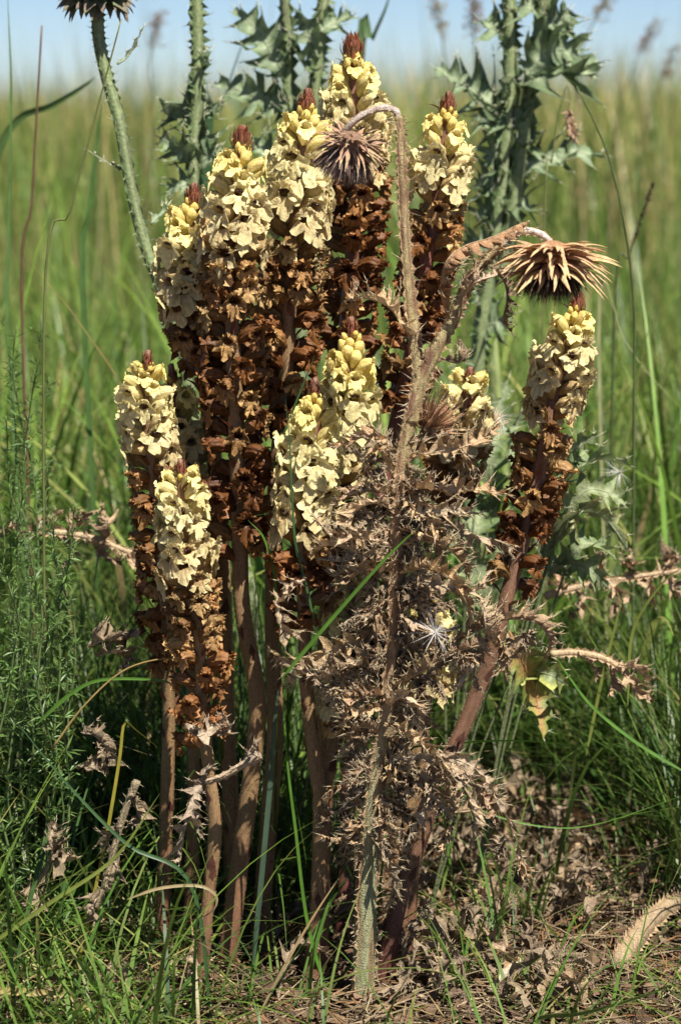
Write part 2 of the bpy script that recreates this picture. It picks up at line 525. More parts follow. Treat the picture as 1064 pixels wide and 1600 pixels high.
def tip_mesh(n, Lk, seed, RB=.0078):
    """the spike's closed tip: many upright overlapping pointed bracts"""
    rnd = random.Random(seed); mb = MB()
    for i in range(n):
        t = i / n
        a = i * 2.39996
        base = Vector((math.cos(a), math.sin(a), 0)) * (RB * (1 - t) ** .8 + .0008) + Vector((0, 0, .012 * t))
        out = Vector((math.cos(a), math.sin(a), 0)); side = Vector((-math.sin(a), math.cos(a), 0))
        L = Lk * rnd.uniform(.75, 1.1) * (1 - .25 * t); wd = .0018 * rnd.uniform(.7, 1.2); ragged = rnd.choice((0, 0, 0, .002, .005))
        c0, c1 = (.30, .15, .07), (.20, .060, .026)
        vs, cs, fs = [], [], []
        m = 5
        for j in range(m + 1):
            s = j / m
            r = (.0026 * math.sin(s * 2.6) - .0040 * s * s * (1 - t) + rnd.uniform(-.0003, .0003))
            r += ragged * s * s
            p = base + Vector((0, 0, L * s)) + out * r
            ww = wd * (1 - s ** 2.2) + .0001
            cc = tuple(x * rnd.uniform(.7, 1.2) for x in lerp(c0, c1, min(1, s * 1.6)))
            for q in (-1, 0, 1):
                vs.append(p + side * (q * ww) - out * (abs(q) * ww * .45)); cs.append(cc)
        for j in range(m):
            x, y = j * 3, j * 3 + 3
            fs += [(x, x + 1, y + 1, y), (x + 1, x + 2, y + 2, y + 1)]
        mb.add(vs, fs, cs)
        for h in range(6):       # woolly hairs
            s = rnd.uniform(.3, 1)
            add_spine(mb, base + Vector((0, 0, L * s)) + out * .001, out + Vector((rnd.uniform(-.6, .6), rnd.uniform(-.6, .6), rnd.uniform(.2, 1))), .0026, .00014, (.36, .18, .09))
    me = mb.mesh('bract_tip'); me.materials.append(M_bract); return me
TIPS = [tip_mesh(54, .016, 1), tip_mesh(46, .015, 2, .0068), tip_mesh(64, .020, 3, .0090)]
TIP_BUD = [tip_mesh(18, .015, 4, .0052), tip_mesh(15, .014, 5, .0048)]
ME_scale = [lance_mesh('scale_leaf', .016, .0035, R(18), ((.13, .05, .03), (.06, .024, .016)), 20 + i) for i in range(3)]

YB = (.84, .63, .15); YF = (.86, .73, .29); CR = (.84, .715, .345); CG = (.66, .51, .25); TN = (.44, .27, .10); BN = (.225, .090, .026); DB = (.135, .050, .017)
AMB = (.34, .175, .065)
def age_col(a, amber):
    """colour by age: 0 bud, 1 fresh, 2 cream, 3 tan, 4 brown, 5 dark"""
    stops = [YB, YF, CR, CG, TN, BN, DB]
    if amber: stops = [YB, YF, CR, CG, TN, lerp(BN, AMB, amber), lerp(DB, BN, amber)]
    a = max(0, min(5.999, a)); i = int(a)
    return lerp(stops[i], stops[i + 1], a - i)

def frame_matrix(axis, outdir):
    Z = axis.normalized(); X = (outdir - Z * outdir.dot(Z)).normalized(); Yv = Z.cross(X)
    return Matrix((X, Yv, Z)).transposed()

def broomrape(label, pts, Y0, Y1, yfresh, ytan, yend, stem_w, tip=0, amber=0.0, size=1.0, lowcol=(.17, .065, .045), midcol=(.25, .152, .070), sparse=1.0, hair_n=1300, topd=1.0):
    """pts: (px, py) from tip to foot; Y0 depth at the tip, Y1 at the foot; yfresh, ytan, yend: photo rows where cream, tan and flowers end"""
    n = 90
    P3 = [at(px, py, Y0 + (Y1 - Y0) * (i / (len(pts) - 1))) for i, (px, py) in enumerate(pts)]
    last = P3[-1]; dn = (P3[-1] - P3[-2]).normalized()
    g = gz(last.x, last.y) - .012
    if last.z > g:
        k = (last.z - g) / max(.2, -dn.z); P3.append(last + dn * k)
    path = catmull(P3, n)[::-1]                       # foot to tip
    root = path[0]
    base = Vector((root.x, root.y, root.z))
    t = thing('broomrape', label, 'broomrape', base, 'broomrape spikes growing in one clump')
    loc = [p - base for p in path]
    zt = path[-1].z
    cum = [0]
    for i in range(n): cum.append(cum[-1] + (loc[i + 1] - loc[i]).length)
    Ltot = cum[-1]
    rs = []
    for i in range(n + 1):
        s = cum[i] / Ltot
        r = stem_w * .5 * (1.02 - .26 * s) * (1 + .12 * noise.noise(Vector((base.x * 50, s * 7, 2))))
        if s > .93: r *= max(.35, 1 - (s - .93) / .07 * .6)
        rs.append(r)
    mb = MB()
    tipc = (.25, .12, .075)
    def sc_(s, a):
        c = lerp(lowcol, midcol, min(1, max(0, (s - .06) / .20))) if s < .7 else lerp(midcol, tipc, (s - .7) / .3)
        k = 1 + .30 * noise.noise(Vector((math.cos(a) * 2, math.sin(a) * 2, s * 30 + base.x * 40))) + .25 * noise.noise(Vector((math.cos(a) * 5, math.sin(a) * 5, s * 9 + base.x * 40)))
        return tuple(x * k for x in c)
    add_tube(mb, loc, rs, 16, sc_, ridges=8, rid=.018, rough=.05)
    obj('stem', mb.mesh('stem'), M_stem, t)
    fr = frames(loc)
    hb = MB()
    for _ in range(hair_n):
        i = random.randint(1, int(n * .93)); k = random.random()
        T, S, N = fr[i]; a = random.uniform(0, 6.283)
        D = S * math.cos(a) + N * math.sin(a)
        p = loc[i].lerp(loc[min(n, i + 1)], k) + D * (rs[i] * .97)
        q = T * .00016
        hb.add([p - q, p + q, p + D * random.uniform(.0007, .0016) + T * random.uniform(-.0006, .0006)], [(0, 1, 2)], (.70, .60, .45))
    obj('stem_hairs', hb.mesh('stem_hairs', False), M_hair, t, kind='stuff')
    # closed tip
    tp = obj('bract_tip', (TIPS + TIP_BUD)[tip], None, t)
    T = fr[-1][0]
    tp.matrix_basis = Matrix.Translation(loc[-1] - T * .0185 * size) @ frame_matrix(T, Vector((1, 0, 0))).to_4x4() @ Matrix.Scale(size * .82, 4)
    # flowers spiralling down from the tip
    s = Ltot - .0175 * size
    az = random.uniform(0, 6.28)
    ytop = pts[0][1]
    idx = n
    k = 0
    while s > 0:
        while cum[idx] > s and idx > 0: idx -= 1
        p = loc[idx].lerp(loc[idx + 1], (s - cum[idx]) / max(1e-9, cum[idx + 1] - cum[idx]))
        T = fr[idx][0]
        px, py = project(p + base)
        if py > yend: break
        az += 2.39996 + random.uniform(-.38, .38)
        d = Ltot - s
        out = Vector((math.cos(az), math.sin(az), 0))
        M3 = frame_matrix(T, out)
        X = M3.col[0]
        q = p + X * (rs[idx] * .85)
        j = random.uniform(-.3, .3)
        if d < .034 * size * topd:
            kind = 'bud'; age = (d - .016) / .030; sz = .50 + .50 * min(1, max(0, (d - .016) / .018)); tilt = R(random.uniform(-4, 8))
        elif d < .054 * size * topd:
            kind = 'young'; age = .55 + .6 * (d / size / topd - .034) / .020; sz = random.uniform(.86, 1.0); tilt = R(random.uniform(-6, 8))
        else:
            f = (py - ytop) / max(1, yfresh - ytop)
            if py < yfresh: age = .85 + 1.75 * f ** 1.3
            elif py < ytan: age = 2.6 + 1.6 * (py - yfresh) / (ytan - yfresh)
            else: age = 4.5 + 1.1 * min(1, (py - ytan) / max(60, (yend - ytan) * .7))
            age += j * (1.0 if age > 2.2 else .5)
            kind = 'open' if age < 4.0 else 'old'
            sz = random.uniform(.90, 1.12)
            tilt = R(random.uniform(-12, 13) + (5 if kind == 'old' else 0))
        me, tipp = random.choice(FL[kind])
        rz = Matrix.Rotation(random.uniform(-.32, .32), 4, 'Z') @ Matrix.Rotation(random.uniform(-.3, .3), 4, 'X')
        Mx = Matrix.Translation(q) @ M3.to_4x4() @ Matrix.Rotation(tilt, 4, 'Y') @ rz @ Matrix.Scale(sz * size * 1.15 * (1 - .20 * max(0, 1 - d / .08)), 4)
        # drop some old flowers low on the spike
        skip = (random.random() < (.12 * sparse if py > ytan else (.05 if kind == 'open' else 0)))
        if not skip:
            o = obj('flower', me, None, t); o.matrix_basis = Mx
            c = age_col(age, amber); v = random.uniform(.90, 1.08) if age < 3 else random.uniform(.70, 1.35)
            if age > 4.2 and random.random() < .22: c = lerp(c, TN, random.uniform(.3, .8))
            al = max(0, min(1, (age - .6) / 1.4)) if age < 4.3 else max(0, .35 - (age - 4.3) * .5)
            o.color = (c[0] * v, c[1] * v, c[2] * v, al * .8)
            if kind in ('open', 'old'):
                st = obj('stigma', ME_stigma, None, o); st.location = tipp - Vector((.0006 if kind == 'open' else .002, 0, 0))
        if kind != 'bud' or k % 2 == 0:
            b = obj('bract', random.choice(BR), None, t)
            b.matrix_basis = Matrix.Translation(p + X * (rs[idx] * .9) - T * .003) @ M3.to_4x4() @ Matrix.Rotation(R(random.uniform(-8, 22)), 4, 'Y') @ Matrix.Rotation(random.uniform(-.4, .4), 4, 'Z') @ Matrix.Scale(size * random.uniform(.8, 1.1) * (.8 if kind == 'bud' else 1), 4)
        k += 1
        if kind == 'bud': s -= .0017
        elif kind in ('open', 'young'): s -= .0024
        else: s -= .0029 * (1 + .9 * max(0, (py - ytan) / max(60, yend - ytan)) ** 2) * sparse
    # scale leaves on the bare stem below
    for m in range(10):
        ss = s * random.uniform(.15, .98)
        if ss <= .02: continue
        i = 0
        while cum[i + 1] < ss: i += 1
        a = random.uniform(0, 6.28); T = fr[i][0]
        M3 = frame_matrix(T, Vector((math.cos(a), math.sin(a), 0)))
        o = obj('scale_leaf', random.choice(ME_scale), None, t)
        o.matrix_basis = Matrix.Translation(loc[i] + M3.col[0] * (rs[i] * .96)) @ M3.to_4x4() @ Matrix.Rotation(R(-14), 4, 'Y') @ Matrix.Scale(random.uniform(.7, 1.1), 4)
    return t

PUR = (.105, .030, .028)
broomrape('tallest broomrape spike, its yellow top standing above all the others', [(550, 55), (553, 150), (556, 300), (545, 470), (530, 700), (515, 1000), (505, 1300), (500, 1440)], .10, .10, 215, 275, 560, .0150, tip=2, lowcol=PUR, midcol=(.20, .10, .055))
broomrape('broomrape spike with brown tip between the tallest and the thick bare-stemmed one', [(482, 138), (471, 250), (455, 420), (446, 600), (430, 780), (427, 1000), (430, 1150), (420, 1280), (408, 1440)], .05, .05, 320, 400, 720, .0150, tip=1)
broomrape('broomrape with long chestnut flower band above a thick bare tan stem', [(379, 195), (372, 300), (362, 450), (368, 620), (374, 800), (379, 950), (402, 1090), (394, 1200), (376, 1340), (355, 1500)], 0.0, -.01, 330, 415, 880, .0148, tip=0, hair_n=2200)
broomrape('cream broomrape leaning out left behind the thick bare-stemmed spike', [(304, 286), (296, 380), (301, 470), (318, 580), (340, 760), (350, 930), (356, 1150), (366, 1400)], .05, .07, 440, 500, 620, .0140, tip=1)
broomrape('slender broomrape with reddish axis behind the spiny dry thistle stalk', [(702, 143), (690, 250), (677, 350), (660, 450), (640, 560), (612, 690), (580, 900), (548, 1180), (535, 1440)], .09, .10, 290, 330, 640, .0130, tip=1, size=.93, lowcol=PUR, midcol=(.20, .08, .055), sparse=1.3)
broomrape('leaning broomrape below the wide dry seed head, on a slanting purple stem', [(906, 455), (890, 530), (865, 625), (845, 720), (820, 830), (795, 920), (768, 1020), (726, 1130), (690, 1210), (650, 1330), (618, 1430), (595, 1550)], 0.0, -.03, 575, 660, 945, .0138, tip=1, size=.88, lowcol=PUR, midcol=(.19, .098, .056), hair_n=2600, sparse=1.25)
broomrape('half-height broomrape at the outer edge beside the grass and bedstraw', [(232, 547), (226, 620), (236, 700), (246, 800), (257, 900), (263, 1000), (264, 1100), (262, 1220), (256, 1400)], .0, .03, 690, 735, 1110, .0118, tip=3, amber=.35, size=.86, sparse=1.2, topd=.8)
broomrape('shaded cream broomrape tucked behind the half-height edge spike', [(268, 568), (276, 640), (284, 740), (292, 860), (300, 1000), (303, 1200), (300, 1380)], .06, .06, 720, 790, 960, .0120, tip=4, size=.95)
broomrape('shortest front broomrape with pale hooded flowers and amber withered ones below', [(282, 717), (286, 790), (290, 850), (301, 930), (312, 1000), (316, 1100), (326, 1200), (336, 1300), (326, 1400), (314, 1540)], -.06, -.06, 850, 925, 1175, .0108, tip=3, amber=.75, size=.84, sparse=1.1, topd=.6)
broomrape('cream broomrape with smooth plump buds just above its twin beside dry leaves', [(549, 495), (548, 560), (541, 640), (530, 740), (517, 850), (508, 1000), (505, 1180), (503, 1440)], .015, .04, 715, 790, 900, .0125, tip=3, size=1.0, topd=1.25)
broomrape('cream broomrape twin with brown tip, front stem forked near the ground', [(493, 590), (488, 680), (481, 780), (472, 870), (475, 960), (478, 1060), (490, 1180), (500, 1260), (497, 1400), (484, 1540)], -.035, -.04, 790, 850, 985, .0122, tip=4, size=.97, hair_n=1800)
broomrape('short pale broomrape with open cream flowers hidden beneath the dry leaves', [(556, 872), (552, 940), (546, 1020), (531, 1130), (513, 1210), (503, 1280), (502, 1420)], -.015, -.03, 1120, 1140, 1150, .0105, tip=3, size=.85, sparse=1.4)
broomrape('small broomrape top poking out beside the bristly half-closed dry head', [(735, 573), (728, 630), (716, 700), (702, 770), (684, 900), (664, 1100), (640, 1420)], .04, .04, 670, 720, 800, .0115, tip=3, size=.92, topd=.5)
broomrape('stunted yellowish broomrape in shade behind the dry thistle stalk and seed tuft', [(668, 905), (672, 960), (668, 1040), (655, 1130), (640, 1250), (625, 1450)], .03, .02, 1075, 1090, 1100, .0105, tip=4, size=.85)

# ---------------------------------------------------------------- dry thistle in front of the clump
TAN = (.53, .35, .185); TAN2 = (.40, .265, .15); GREYB = (.25, .18, .115); RUST = (.34, .17, .075); STRAW = (.50, .40, .24)
def px_path(pts, Y):
    return [at(p[0], p[1], Y + (p[2] if len(p) > 2 else 0)) for p in pts]

def head(parent, base, c, axis, Rr, rows, blen, cols, tuft, tuftcol, name='seed_head', spread=(95, 60), curl=-.3, bw=.0022, mess=0.0):
    """a dry thistle head: a cup, rows of long spiny bracts, a brush of withered florets along axis"""
    mb = MB()
    Z = axis.normalized(); M3 = frame_matrix(Z, Vector((1, .1, .2)))
    n = 14
    prof = [(-.75, .25), (-.6, .65), (-.2, 1.0), (.2, .95), (.5, .75)]
    vs, fs = [], []
    for (z, r) in prof:
        for k in range(n):
            a = 2 * math.pi * k / n
            vs.append(M3 @ Vector((math.cos(a) * r * Rr, math.sin(a) * r * Rr, z * Rr)))
    for j in range(len(prof) - 1):
        for k in range(n):
            fs.append((j * n + k, j * n + (k + 1) % n, (j + 1) * n + (k + 1) % n, (j + 1) * n + k))
    fs.append(tuple(range(n))[::-1]); fs.append(tuple(range((len(prof) - 1) * n, len(prof) * n)))
    mb.add(vs, fs, tuple(x * .8 for x in cols[1]))
    hd = obj(name, mb.mesh(name), M_dry, parent, c - base)
    meshes = []
    for v in range(5):
        b = MB(); vs, cs, fs = [], [], []
        m = 7; p = Vector((0, 0, 0)); e0 = random.uniform(-.1, .1)
        for i in range(m + 1):
            t = i / m
            ang = e0 + curl * t * random.uniform(.9, 1.1)
            D = Vector((math.cos(ang), 0, math.sin(ang))); U = Vector((-math.sin(ang), 0, math.cos(ang)))
            ww = bw * ((.62 + .55 * math.sin(min(1, t * 2) * math.pi)) if t < .5 else .62 * (1 - (t - .5) / .5) ** .8) + .00012
            cc = tuple(x * random.uniform(.88, 1.1) for x in lerp(cols[1], cols[0], min(1, t * 1.7)))
            for s in (-1, 0, 1):
                vs.append(p + Vector((0, s * ww, 0)) + U * (abs(s) * ww * .55)); cs.append(cc)
            p = p + D * (blen / m)
        for i in range(m):
            a, d = i * 3, i * 3 + 3
            fs += [(a, a + 1, d + 1, d), (a + 1, a + 2, d + 2, d + 1)]
        b.add(vs, fs, cs); me = b.mesh('bract_spine'); me.materials.append(M_dry); meshes.append(me)
    for r_i in range(rows):
        f = r_i / max(1, rows - 1)
        cnt = 17 + (r_i % 2) * 2
        for k in range(cnt):
            a = 2 * math.pi * (k + .5 * (r_i % 2) + random.uniform(-.25, .25)) / cnt
            th = R(spread[0] + (spread[1] - spread[0]) * f + random.uniform(-9, 9))
            z = (-.55 + .95 * f) * Rr; rr = Rr * (.62 + .35 * math.sin(math.pi * min(1, .25 + f * .8)))
            pos = Vector((math.cos(a) * rr, math.sin(a) * rr, z))
            dirv = Vector((math.cos(a) * math.sin(th), math.sin(a) * math.sin(th), math.cos(th)))
            X = dirv; Yv = Vector((-math.sin(a), math.cos(a), 0)); Zv = X.cross(Yv)
            mm = Matrix((X, Yv, Zv)).transposed()
            o = obj('bract', random.choice(meshes), None, hd)
            sz = random.uniform(.78, 1.12) * (.8 + .35 * f if f < .8 else 1.0)
            o.matrix_basis = Matrix.Translation(M3 @ pos) @ M3.to_4x4() @ mm.to_4x4() @ Matrix.Rotation(random.uniform(-mess, mess), 4, 'Y') @ Matrix.Rotation(random.uniform(-mess, mess), 4, 'Z') @ Matrix.Rotation(random.uniform(-.5, .5), 4, 'X') @ Matrix.Scale(sz * random.uniform(1 - mess, 1), 4)
    if tuft:
        tb = MB()
        for _ in range(1500):
            a = random.uniform(0, 6.283); r = Rr * .95 * math.sqrt(random.random())
            L = tuft * random.uniform(.55, 1.05) * (1 - .25 * (r / Rr) ** 2)
            p = Vector((math.cos(a) * r, math.sin(a) * r, .3 * Rr))
            d = Vector((math.cos(a) * r / Rr * .62 + random.uniform(-.2, .2), math.sin(a) * r / Rr * .62 + random.uniform(-.2, .2), 1)).normalized()
            bend = Vector((random.uniform(-1, 1), random.uniform(-1, 1), 0)) * (.12 * L)
            sd_ = Vector((random.uniform(-1, 1), random.uniform(-1, 1), 0)).normalized() * .00035
            q = [p - sd_, p + sd_, p + d * L * .6 + sd_ + bend * .4, p + d * L * .6 - sd_ + bend * .4, p + d * L + bend]
            c = jit(random.choice(tuftcol), .3)
            tb.add([M3 @ x for x in q], [(0, 1, 2, 3), (3, 2, 4)], c)
        obj('floret_tuft', tb.mesh('floret_tuft', False), M_dry, hd, kind='stuff')
    return hd

def leaf_part(parent, base, pts, W, lobes, col, name='leaf', mat=None, **kw):
    mb = MB()
    add_leaf(mb, [p - base for p in pts], W, lobes, col, **kw)
    return obj(name, mb.mesh(name), mat or M_dry, parent)

def stalk_part(parent, base, pts, r0, r1, col, name, wing, spine, wcol, n=70, mat=None, wmat=None, spcol=(.66, .54, .36), ridges=6, nw=3, rough=.12, wstep=.006):
    mb = MB()
    path = [p - base for p in catmull(pts, n)]
    add_tube(mb, path, [r0 + (r1 - r0) * i / n for i in range(n + 1)], 11, col, ridges=ridges, rid=.13, rough=rough)
    o = obj(name, mb.mesh(name), mat or M_drystem, parent)
    if wing:
        wb = MB()
        add_wings(wb, path, lambda t: r0 + (r1 - r0) * t, wing, spine, wcol, spcol, nw=nw, step=wstep, crumple=.2 if wstep < .01 else .5)
        obj('spiny_wing', wb.mesh('spiny_wing', False), wmat or M_dry, o)
    return o

def dry_thistle():
    Yd = -.075
    foot = at(562, 1560, Yd); foot.z = gz(foot.x, foot.y) - .005
    t = thing('dry_thistle', 'dead tan thistle with nodding seed heads and a spiny pale stalk', 'dry thistle', foot)
    b = foot.copy()
    dk = (.20, .14, .10)
    def c_main(s, a):
        k = noise.noise(Vector((math.cos(a) * 2.5, math.sin(a) * 2.5, s * 6)))
        c = lerp((.30, .31, .17), (.34, .22, .13), min(1, max(0, (s - .25) * 2.2)))
        return lerp(c, (.22, .12, .06), max(0, k * 1.6))
    def c_br(s, a):
        k = noise.noise(Vector((math.cos(a) * 2, math.sin(a) * 2, s * 7 + 3)))
        k += .7 * noise.noise(Vector((math.cos(a) * 4, math.sin(a) * 4, s * 25)))
        return lerp((.42, .34, .17), (.22, .125, .075), max(0, min(1, .45 + k * 1.8)))
    stalk_part(t, b, [foot] + px_path([(568, 1480), (570, 1400), (578, 1290), (592, 1180), (603, 1120), (612, 1020), (618, 900), (622, 800), (624, 740)], Yd), .0085, .0062, c_main, 'stem', .0035, .0045, TAN2, n=90)
    # branch to the nodding head over the tallest spikes
    stalk_part(t, b, px_path([(622, 752), (632, 690), (646, 620), (652, 585), (643, 500), (634, 400), (628, 300), (625, 215), (621, 182)], Yd), .0055, .0030, c_br, 'branch', .0026, .0085, TAN2)
    stalk_part(t, b, px_path([(622, 190), (618, 174), (600, 169), (577, 175), (553, 190), (538, 208, .004)], Yd), .0026, .0024, lambda q, a: lerp((.50, .42, .36), (.26, .17, .12), max(0, 1.8 * noise.noise(Vector((math.cos(a) * 2, math.sin(a) * 2, q * 9))))), 'neck', .0009, .0022, TAN, n=24)
    # branch to the wide head on the other side
    stalk_part(t, b, px_path([(640, 660), (656, 600), (680, 545), (706, 500), (722, 460), (742, 425), (765, 398), (785, 380)], Yd), .0056, .0034, c_br, 'branch', .0032, .0080, TAN2)
    stalk_part(t, b, px_path([(780, 386), (797, 368), (818, 361), (840, 364), (857, 376), (862, 386)], Yd), .0030, .0026, lambda q, a: lerp((.66, .58, .50), (.34, .23, .16), max(0, 1.8 * noise.noise(Vector((math.cos(a) * 2, math.sin(a) * 2, q * 9 + 4))))), 'neck', .0009, .0022, TAN, n=24)
    hc = at(862, 402, Yd)
    head(t, b, hc, Vector((-.02, -.10, -1)), .0165, 7, .040, ((.66, .44, .24), (.48, .27, .135)), .034, [(.045, .030, .024), (.075, .05, .038), (.03, .02, .018), (.20, .15, .10)], spread=(100, 72), curl=.62, bw=.0040, mess=.12)
    hc2 = at(548, 226, Yd)
    head(t, b, hc2, Vector((-.30, .12, -1)), .0130, 6, .028, ((.52, .36, .22), (.33, .20, .13)), .030, [(.17, .115, .10), (.28, .20, .17), (.11, .07, .065), (.42, .34, .28)], spread=(112, 50), curl=.6, bw=.0024, mess=.4)
    hc3 = at(672, 662, Yd + .015)
    head(t, b, hc3, Vector((.55, -.35, .8)), .0100, 5, .026, ((.52, .34, .19), (.30, .15, .085)), 0, None, spread=(70, 18), curl=.15, bw=.0013)
    stalk_part(t, b, px_path([(628, 735), (645, 705), (660, 680), (668, 668)], Yd + .006), .0030, .0024, c_br, 'branch', .002, .004, TAN2, n=24)
    L = [  # pts (px, py, depth offset), half width, lobes, colour, crumple
        ([(626, 765), (665, 762), (705, 768), (755, 766), (800, 774, .02)], .0115, 9, TAN, .5),
        ([(632, 808), (670, 800), (710, 797), (748, 803)], .0105, 7, TAN, .35),
        ([(620, 800), (585, 785), (555, 800), (548, 826), (572, 838), (598, 818)], .0110, 8, TAN, .5),
        ([(612, 742), (596, 706), (578, 704), (574, 722), (586, 752)], .0080, 6, TAN, .5),
        ([(612, 930), (590, 890), (556, 862), (515, 852), (486, 868)], .0130, 8, TAN, .5),
        ([(606, 850), (560, 840), (520, 838), (488, 806)], .0090, 7, TAN2, .7),
        ([(630, 850), (668, 846), (700, 858), (722, 880), (728, 900)], .0110, 7, TAN, .6),
        ([(625, 895), (665, 888), (705, 905), (728, 940), (734, 972)], .0120, 8, TAN, .6),
        ([(640, 900), (690, 915), (735, 925), (765, 890)], .0100, 7, TAN2, .6),
        ([(700, 1010), (745, 985), (790, 968), (835, 972), (858, 1000), (850, 1030)], .0120, 9, TAN2, .6),
        ([(612, 1075), (660, 1048), (715, 1018), (768, 998), (752, 955)], .0090, 9, TAN2, .6),
        ([(775, 1010), (760, 985), (755, 955), (745, 930)], .0100, 6, TAN, .5),
        ([(608, 1000), (565, 1008), (520, 1015), (475, 1035), (440, 1030), (428, 1018)], .0140, 9, TAN, .5),
        ([(600, 1020), (545, 1040), (505, 1058), (470, 1050), (455, 1080)], .0110, 8, TAN2, .7),
        ([(602, 1130), (640, 1148), (672, 1172), (698, 1208), (706, 1268)], .0105, 8, TAN, .6),
        ([(606, 1190), (655, 1182), (712, 1186), (755, 1215), (785, 1265), (815, 1340)], .0070, 10, TAN2, .8),
        ([(585, 1225), (600, 1260), (608, 1310), (640, 1345)], .0095, 6, TAN, .6),
        ([(700, 1195), (725, 1230), (740, 1280), (735, 1330)], .0095, 6, TAN2, .8),
        ([(600, 1105), (570, 1110), (540, 1128), (530, 1150)], .0075, 5, TAN, .6),
        ([(478, 905), (446, 922), (432, 950), (446, 990), (470, 985)], .0095, 6, TAN2, .8),
        ([(640, 715), (690, 705), (735, 695), (768, 672), (776, 650)], .0110, 8, TAN, .4),
        ([(645, 690), (690, 690), (730, 715), (745, 740)], .0095, 7, TAN2, .5),
        ([(646, 545), (632, 510), (605, 478), (570, 466), (545, 470)], .0140, 7, TAN, .4),
        ([(702, 505), (690, 455), (697, 410), (725, 385), (765, 372), (808, 352), (822, 346)], .0100, 9, RUST, .6),
        ([(765, 415), (788, 440), (792, 470), (786, 500), (800, 520)], .0075, 5, (.13, .07, .04), .3),
        ([(690, 560), (716, 566), (728, 548), (716, 528)], .0065, 5, (.15, .085, .05), .5),
        ([(724, 462), (745, 440), (775, 430), (800, 418)], .0085, 6, RUST, .6),
        ([(622, 960), (650, 975), (690, 985), (705, 1015)], .0100, 6, TAN2, .7),
        ([(616, 930), (590, 950), (575, 985), (540, 1000)], .0095, 6, TAN2, .7),
        ([(606, 1105), (625, 1090), (650, 1105), (655, 1125)], .0080, 5, TAN, .8),
        ([(596, 1150), (570, 1135), (548, 1145), (545, 1170)], .0080, 5, TAN2, .7),
        ([(575, 1300), (600, 1330), (615, 1385), (600, 1420)], .0085, 6, GREYB, .8),
        ([(615, 870), (580, 880), (545, 905), (520, 900)], .0105, 6, TAN2, .7),
        ([(622, 780), (600, 770), (580, 765), (560, 775)], .0095, 5, TAN2, .6),
        ([(632, 770), (655, 790), (680, 825), (690, 850)], .0105, 6, TAN, .5),
        ([(630, 830), (700, 822), (745, 838), (790, 850), (800, 870)], .0100, 8, TAN2, .7),
    ]
    for i, (pts, W, lo, col, cr) in enumerate(L):
        dy = random.uniform(-.012, .012)
        P = [at(p[0], p[1], Yd + dy + (p[2] if len(p) > 2 else 0) + random.uniform(-.006, .006) - .02 * math.sin(math.pi * j / (len(pts) - 1))) for j, p in enumerate(pts)]
        leaf_part(t, b, P, W * 1.12, int(lo * 1.5) + 2, jit(lerp(col, (.50, .40, .29), random.choice((0, 0, .35, .6))), .12), edge=jit(lerp(col, STRAW, .4), .1), depth=.84, spine=.0085, crumple=cr * 1.15, fold=random.uniform(.4, 1.1), twist=random.uniform(-1.6, 1.6), roll=random.uniform(-.7, .5), spcol=(.66, .53, .34), spr=.00042)
    # smaller shrivelled leaf rags filling the tangle round the stem
    for i in range(150):
        py = random.choice([random.uniform(700, 1010), random.uniform(780, 1060), random.uniform(1060, 1330)])
        px = 615 - max(0, (py - 1000)) * .11
        side = random.choice((-1, 1))
        ln = random.uniform(45, 120) * (.8 if py > 1060 else 1)
        a = random.uniform(-1.0, 1.0)
        pts = [(px, py)]; x, y = px, py; ang = (0 if side > 0 else math.pi) + a * .8
        for k in range(4):
            x += math.cos(ang) * ln / 4; y += math.sin(ang) * ln / 4; ang += random.uniform(-.3, .9) * side
            pts.append((x, y))
        dy = random.uniform(-.03, .035)
        P = [at(p[0], p[1], Yd + dy * j / 4) for j, p in enumerate(pts)]
        c = random.choice((TAN, TAN2, TAN2, (.42, .32, .22), GREYB, (.24, .155, .09)))
        leaf_part(t, b, P, random.choice((.004, .006, .009, .012)) * random.uniform(.9, 1.1), random.randint(6, 10), jit(c, .18), depth=.85, spine=.0075, crumple=random.uniform(.8, 1.3), fold=random.uniform(.4, 1.3), twist=random.uniform(-2, 2), roll=random.uniform(-1.5, 1.5), spcol=(.62, .5, .33), spr=.0004)
    for i in range(46):
        q = random.random()
        x, y = [(620 + 190 * q, 1150 + 190 * q * q), (600 + 110 * q, 1120 + 180 * q), (690 + 160 * q, 1010 - 30 * q), (470 + 130 * q, 1040 - 30 * q)][i % 4]
        ang = random.uniform(.5, 2.4); ln = random.uniform(40, 95)
        pts = [(x, y)]
        for k in range(4):
            x += math.cos(ang) * ln / 4; y += math.sin(ang) * ln / 4; ang += random.uniform(-.6, .6); pts.append((x, y))
        dy = random.uniform(-.025, .03)
        P = [at(p[0], p[1], Yd + dy * j / 4) for j, p in enumerate(pts)]
        leaf_part(t, b, P, random.uniform(.007, .012), random.randint(6, 9), jit(random.choice((TAN, TAN2, (.45, .34, .23), GREYB)), .15), depth=.82, spine=.0075, crumple=random.uniform(.5, .9), fold=random.uniform(.2, .8), twist=random.uniform(-1.8, 1.8), roll=random.uniform(-1.2, 1.2), spcol=(.62, .5, .33), spr=.0004)
    return t
dry_thistle()

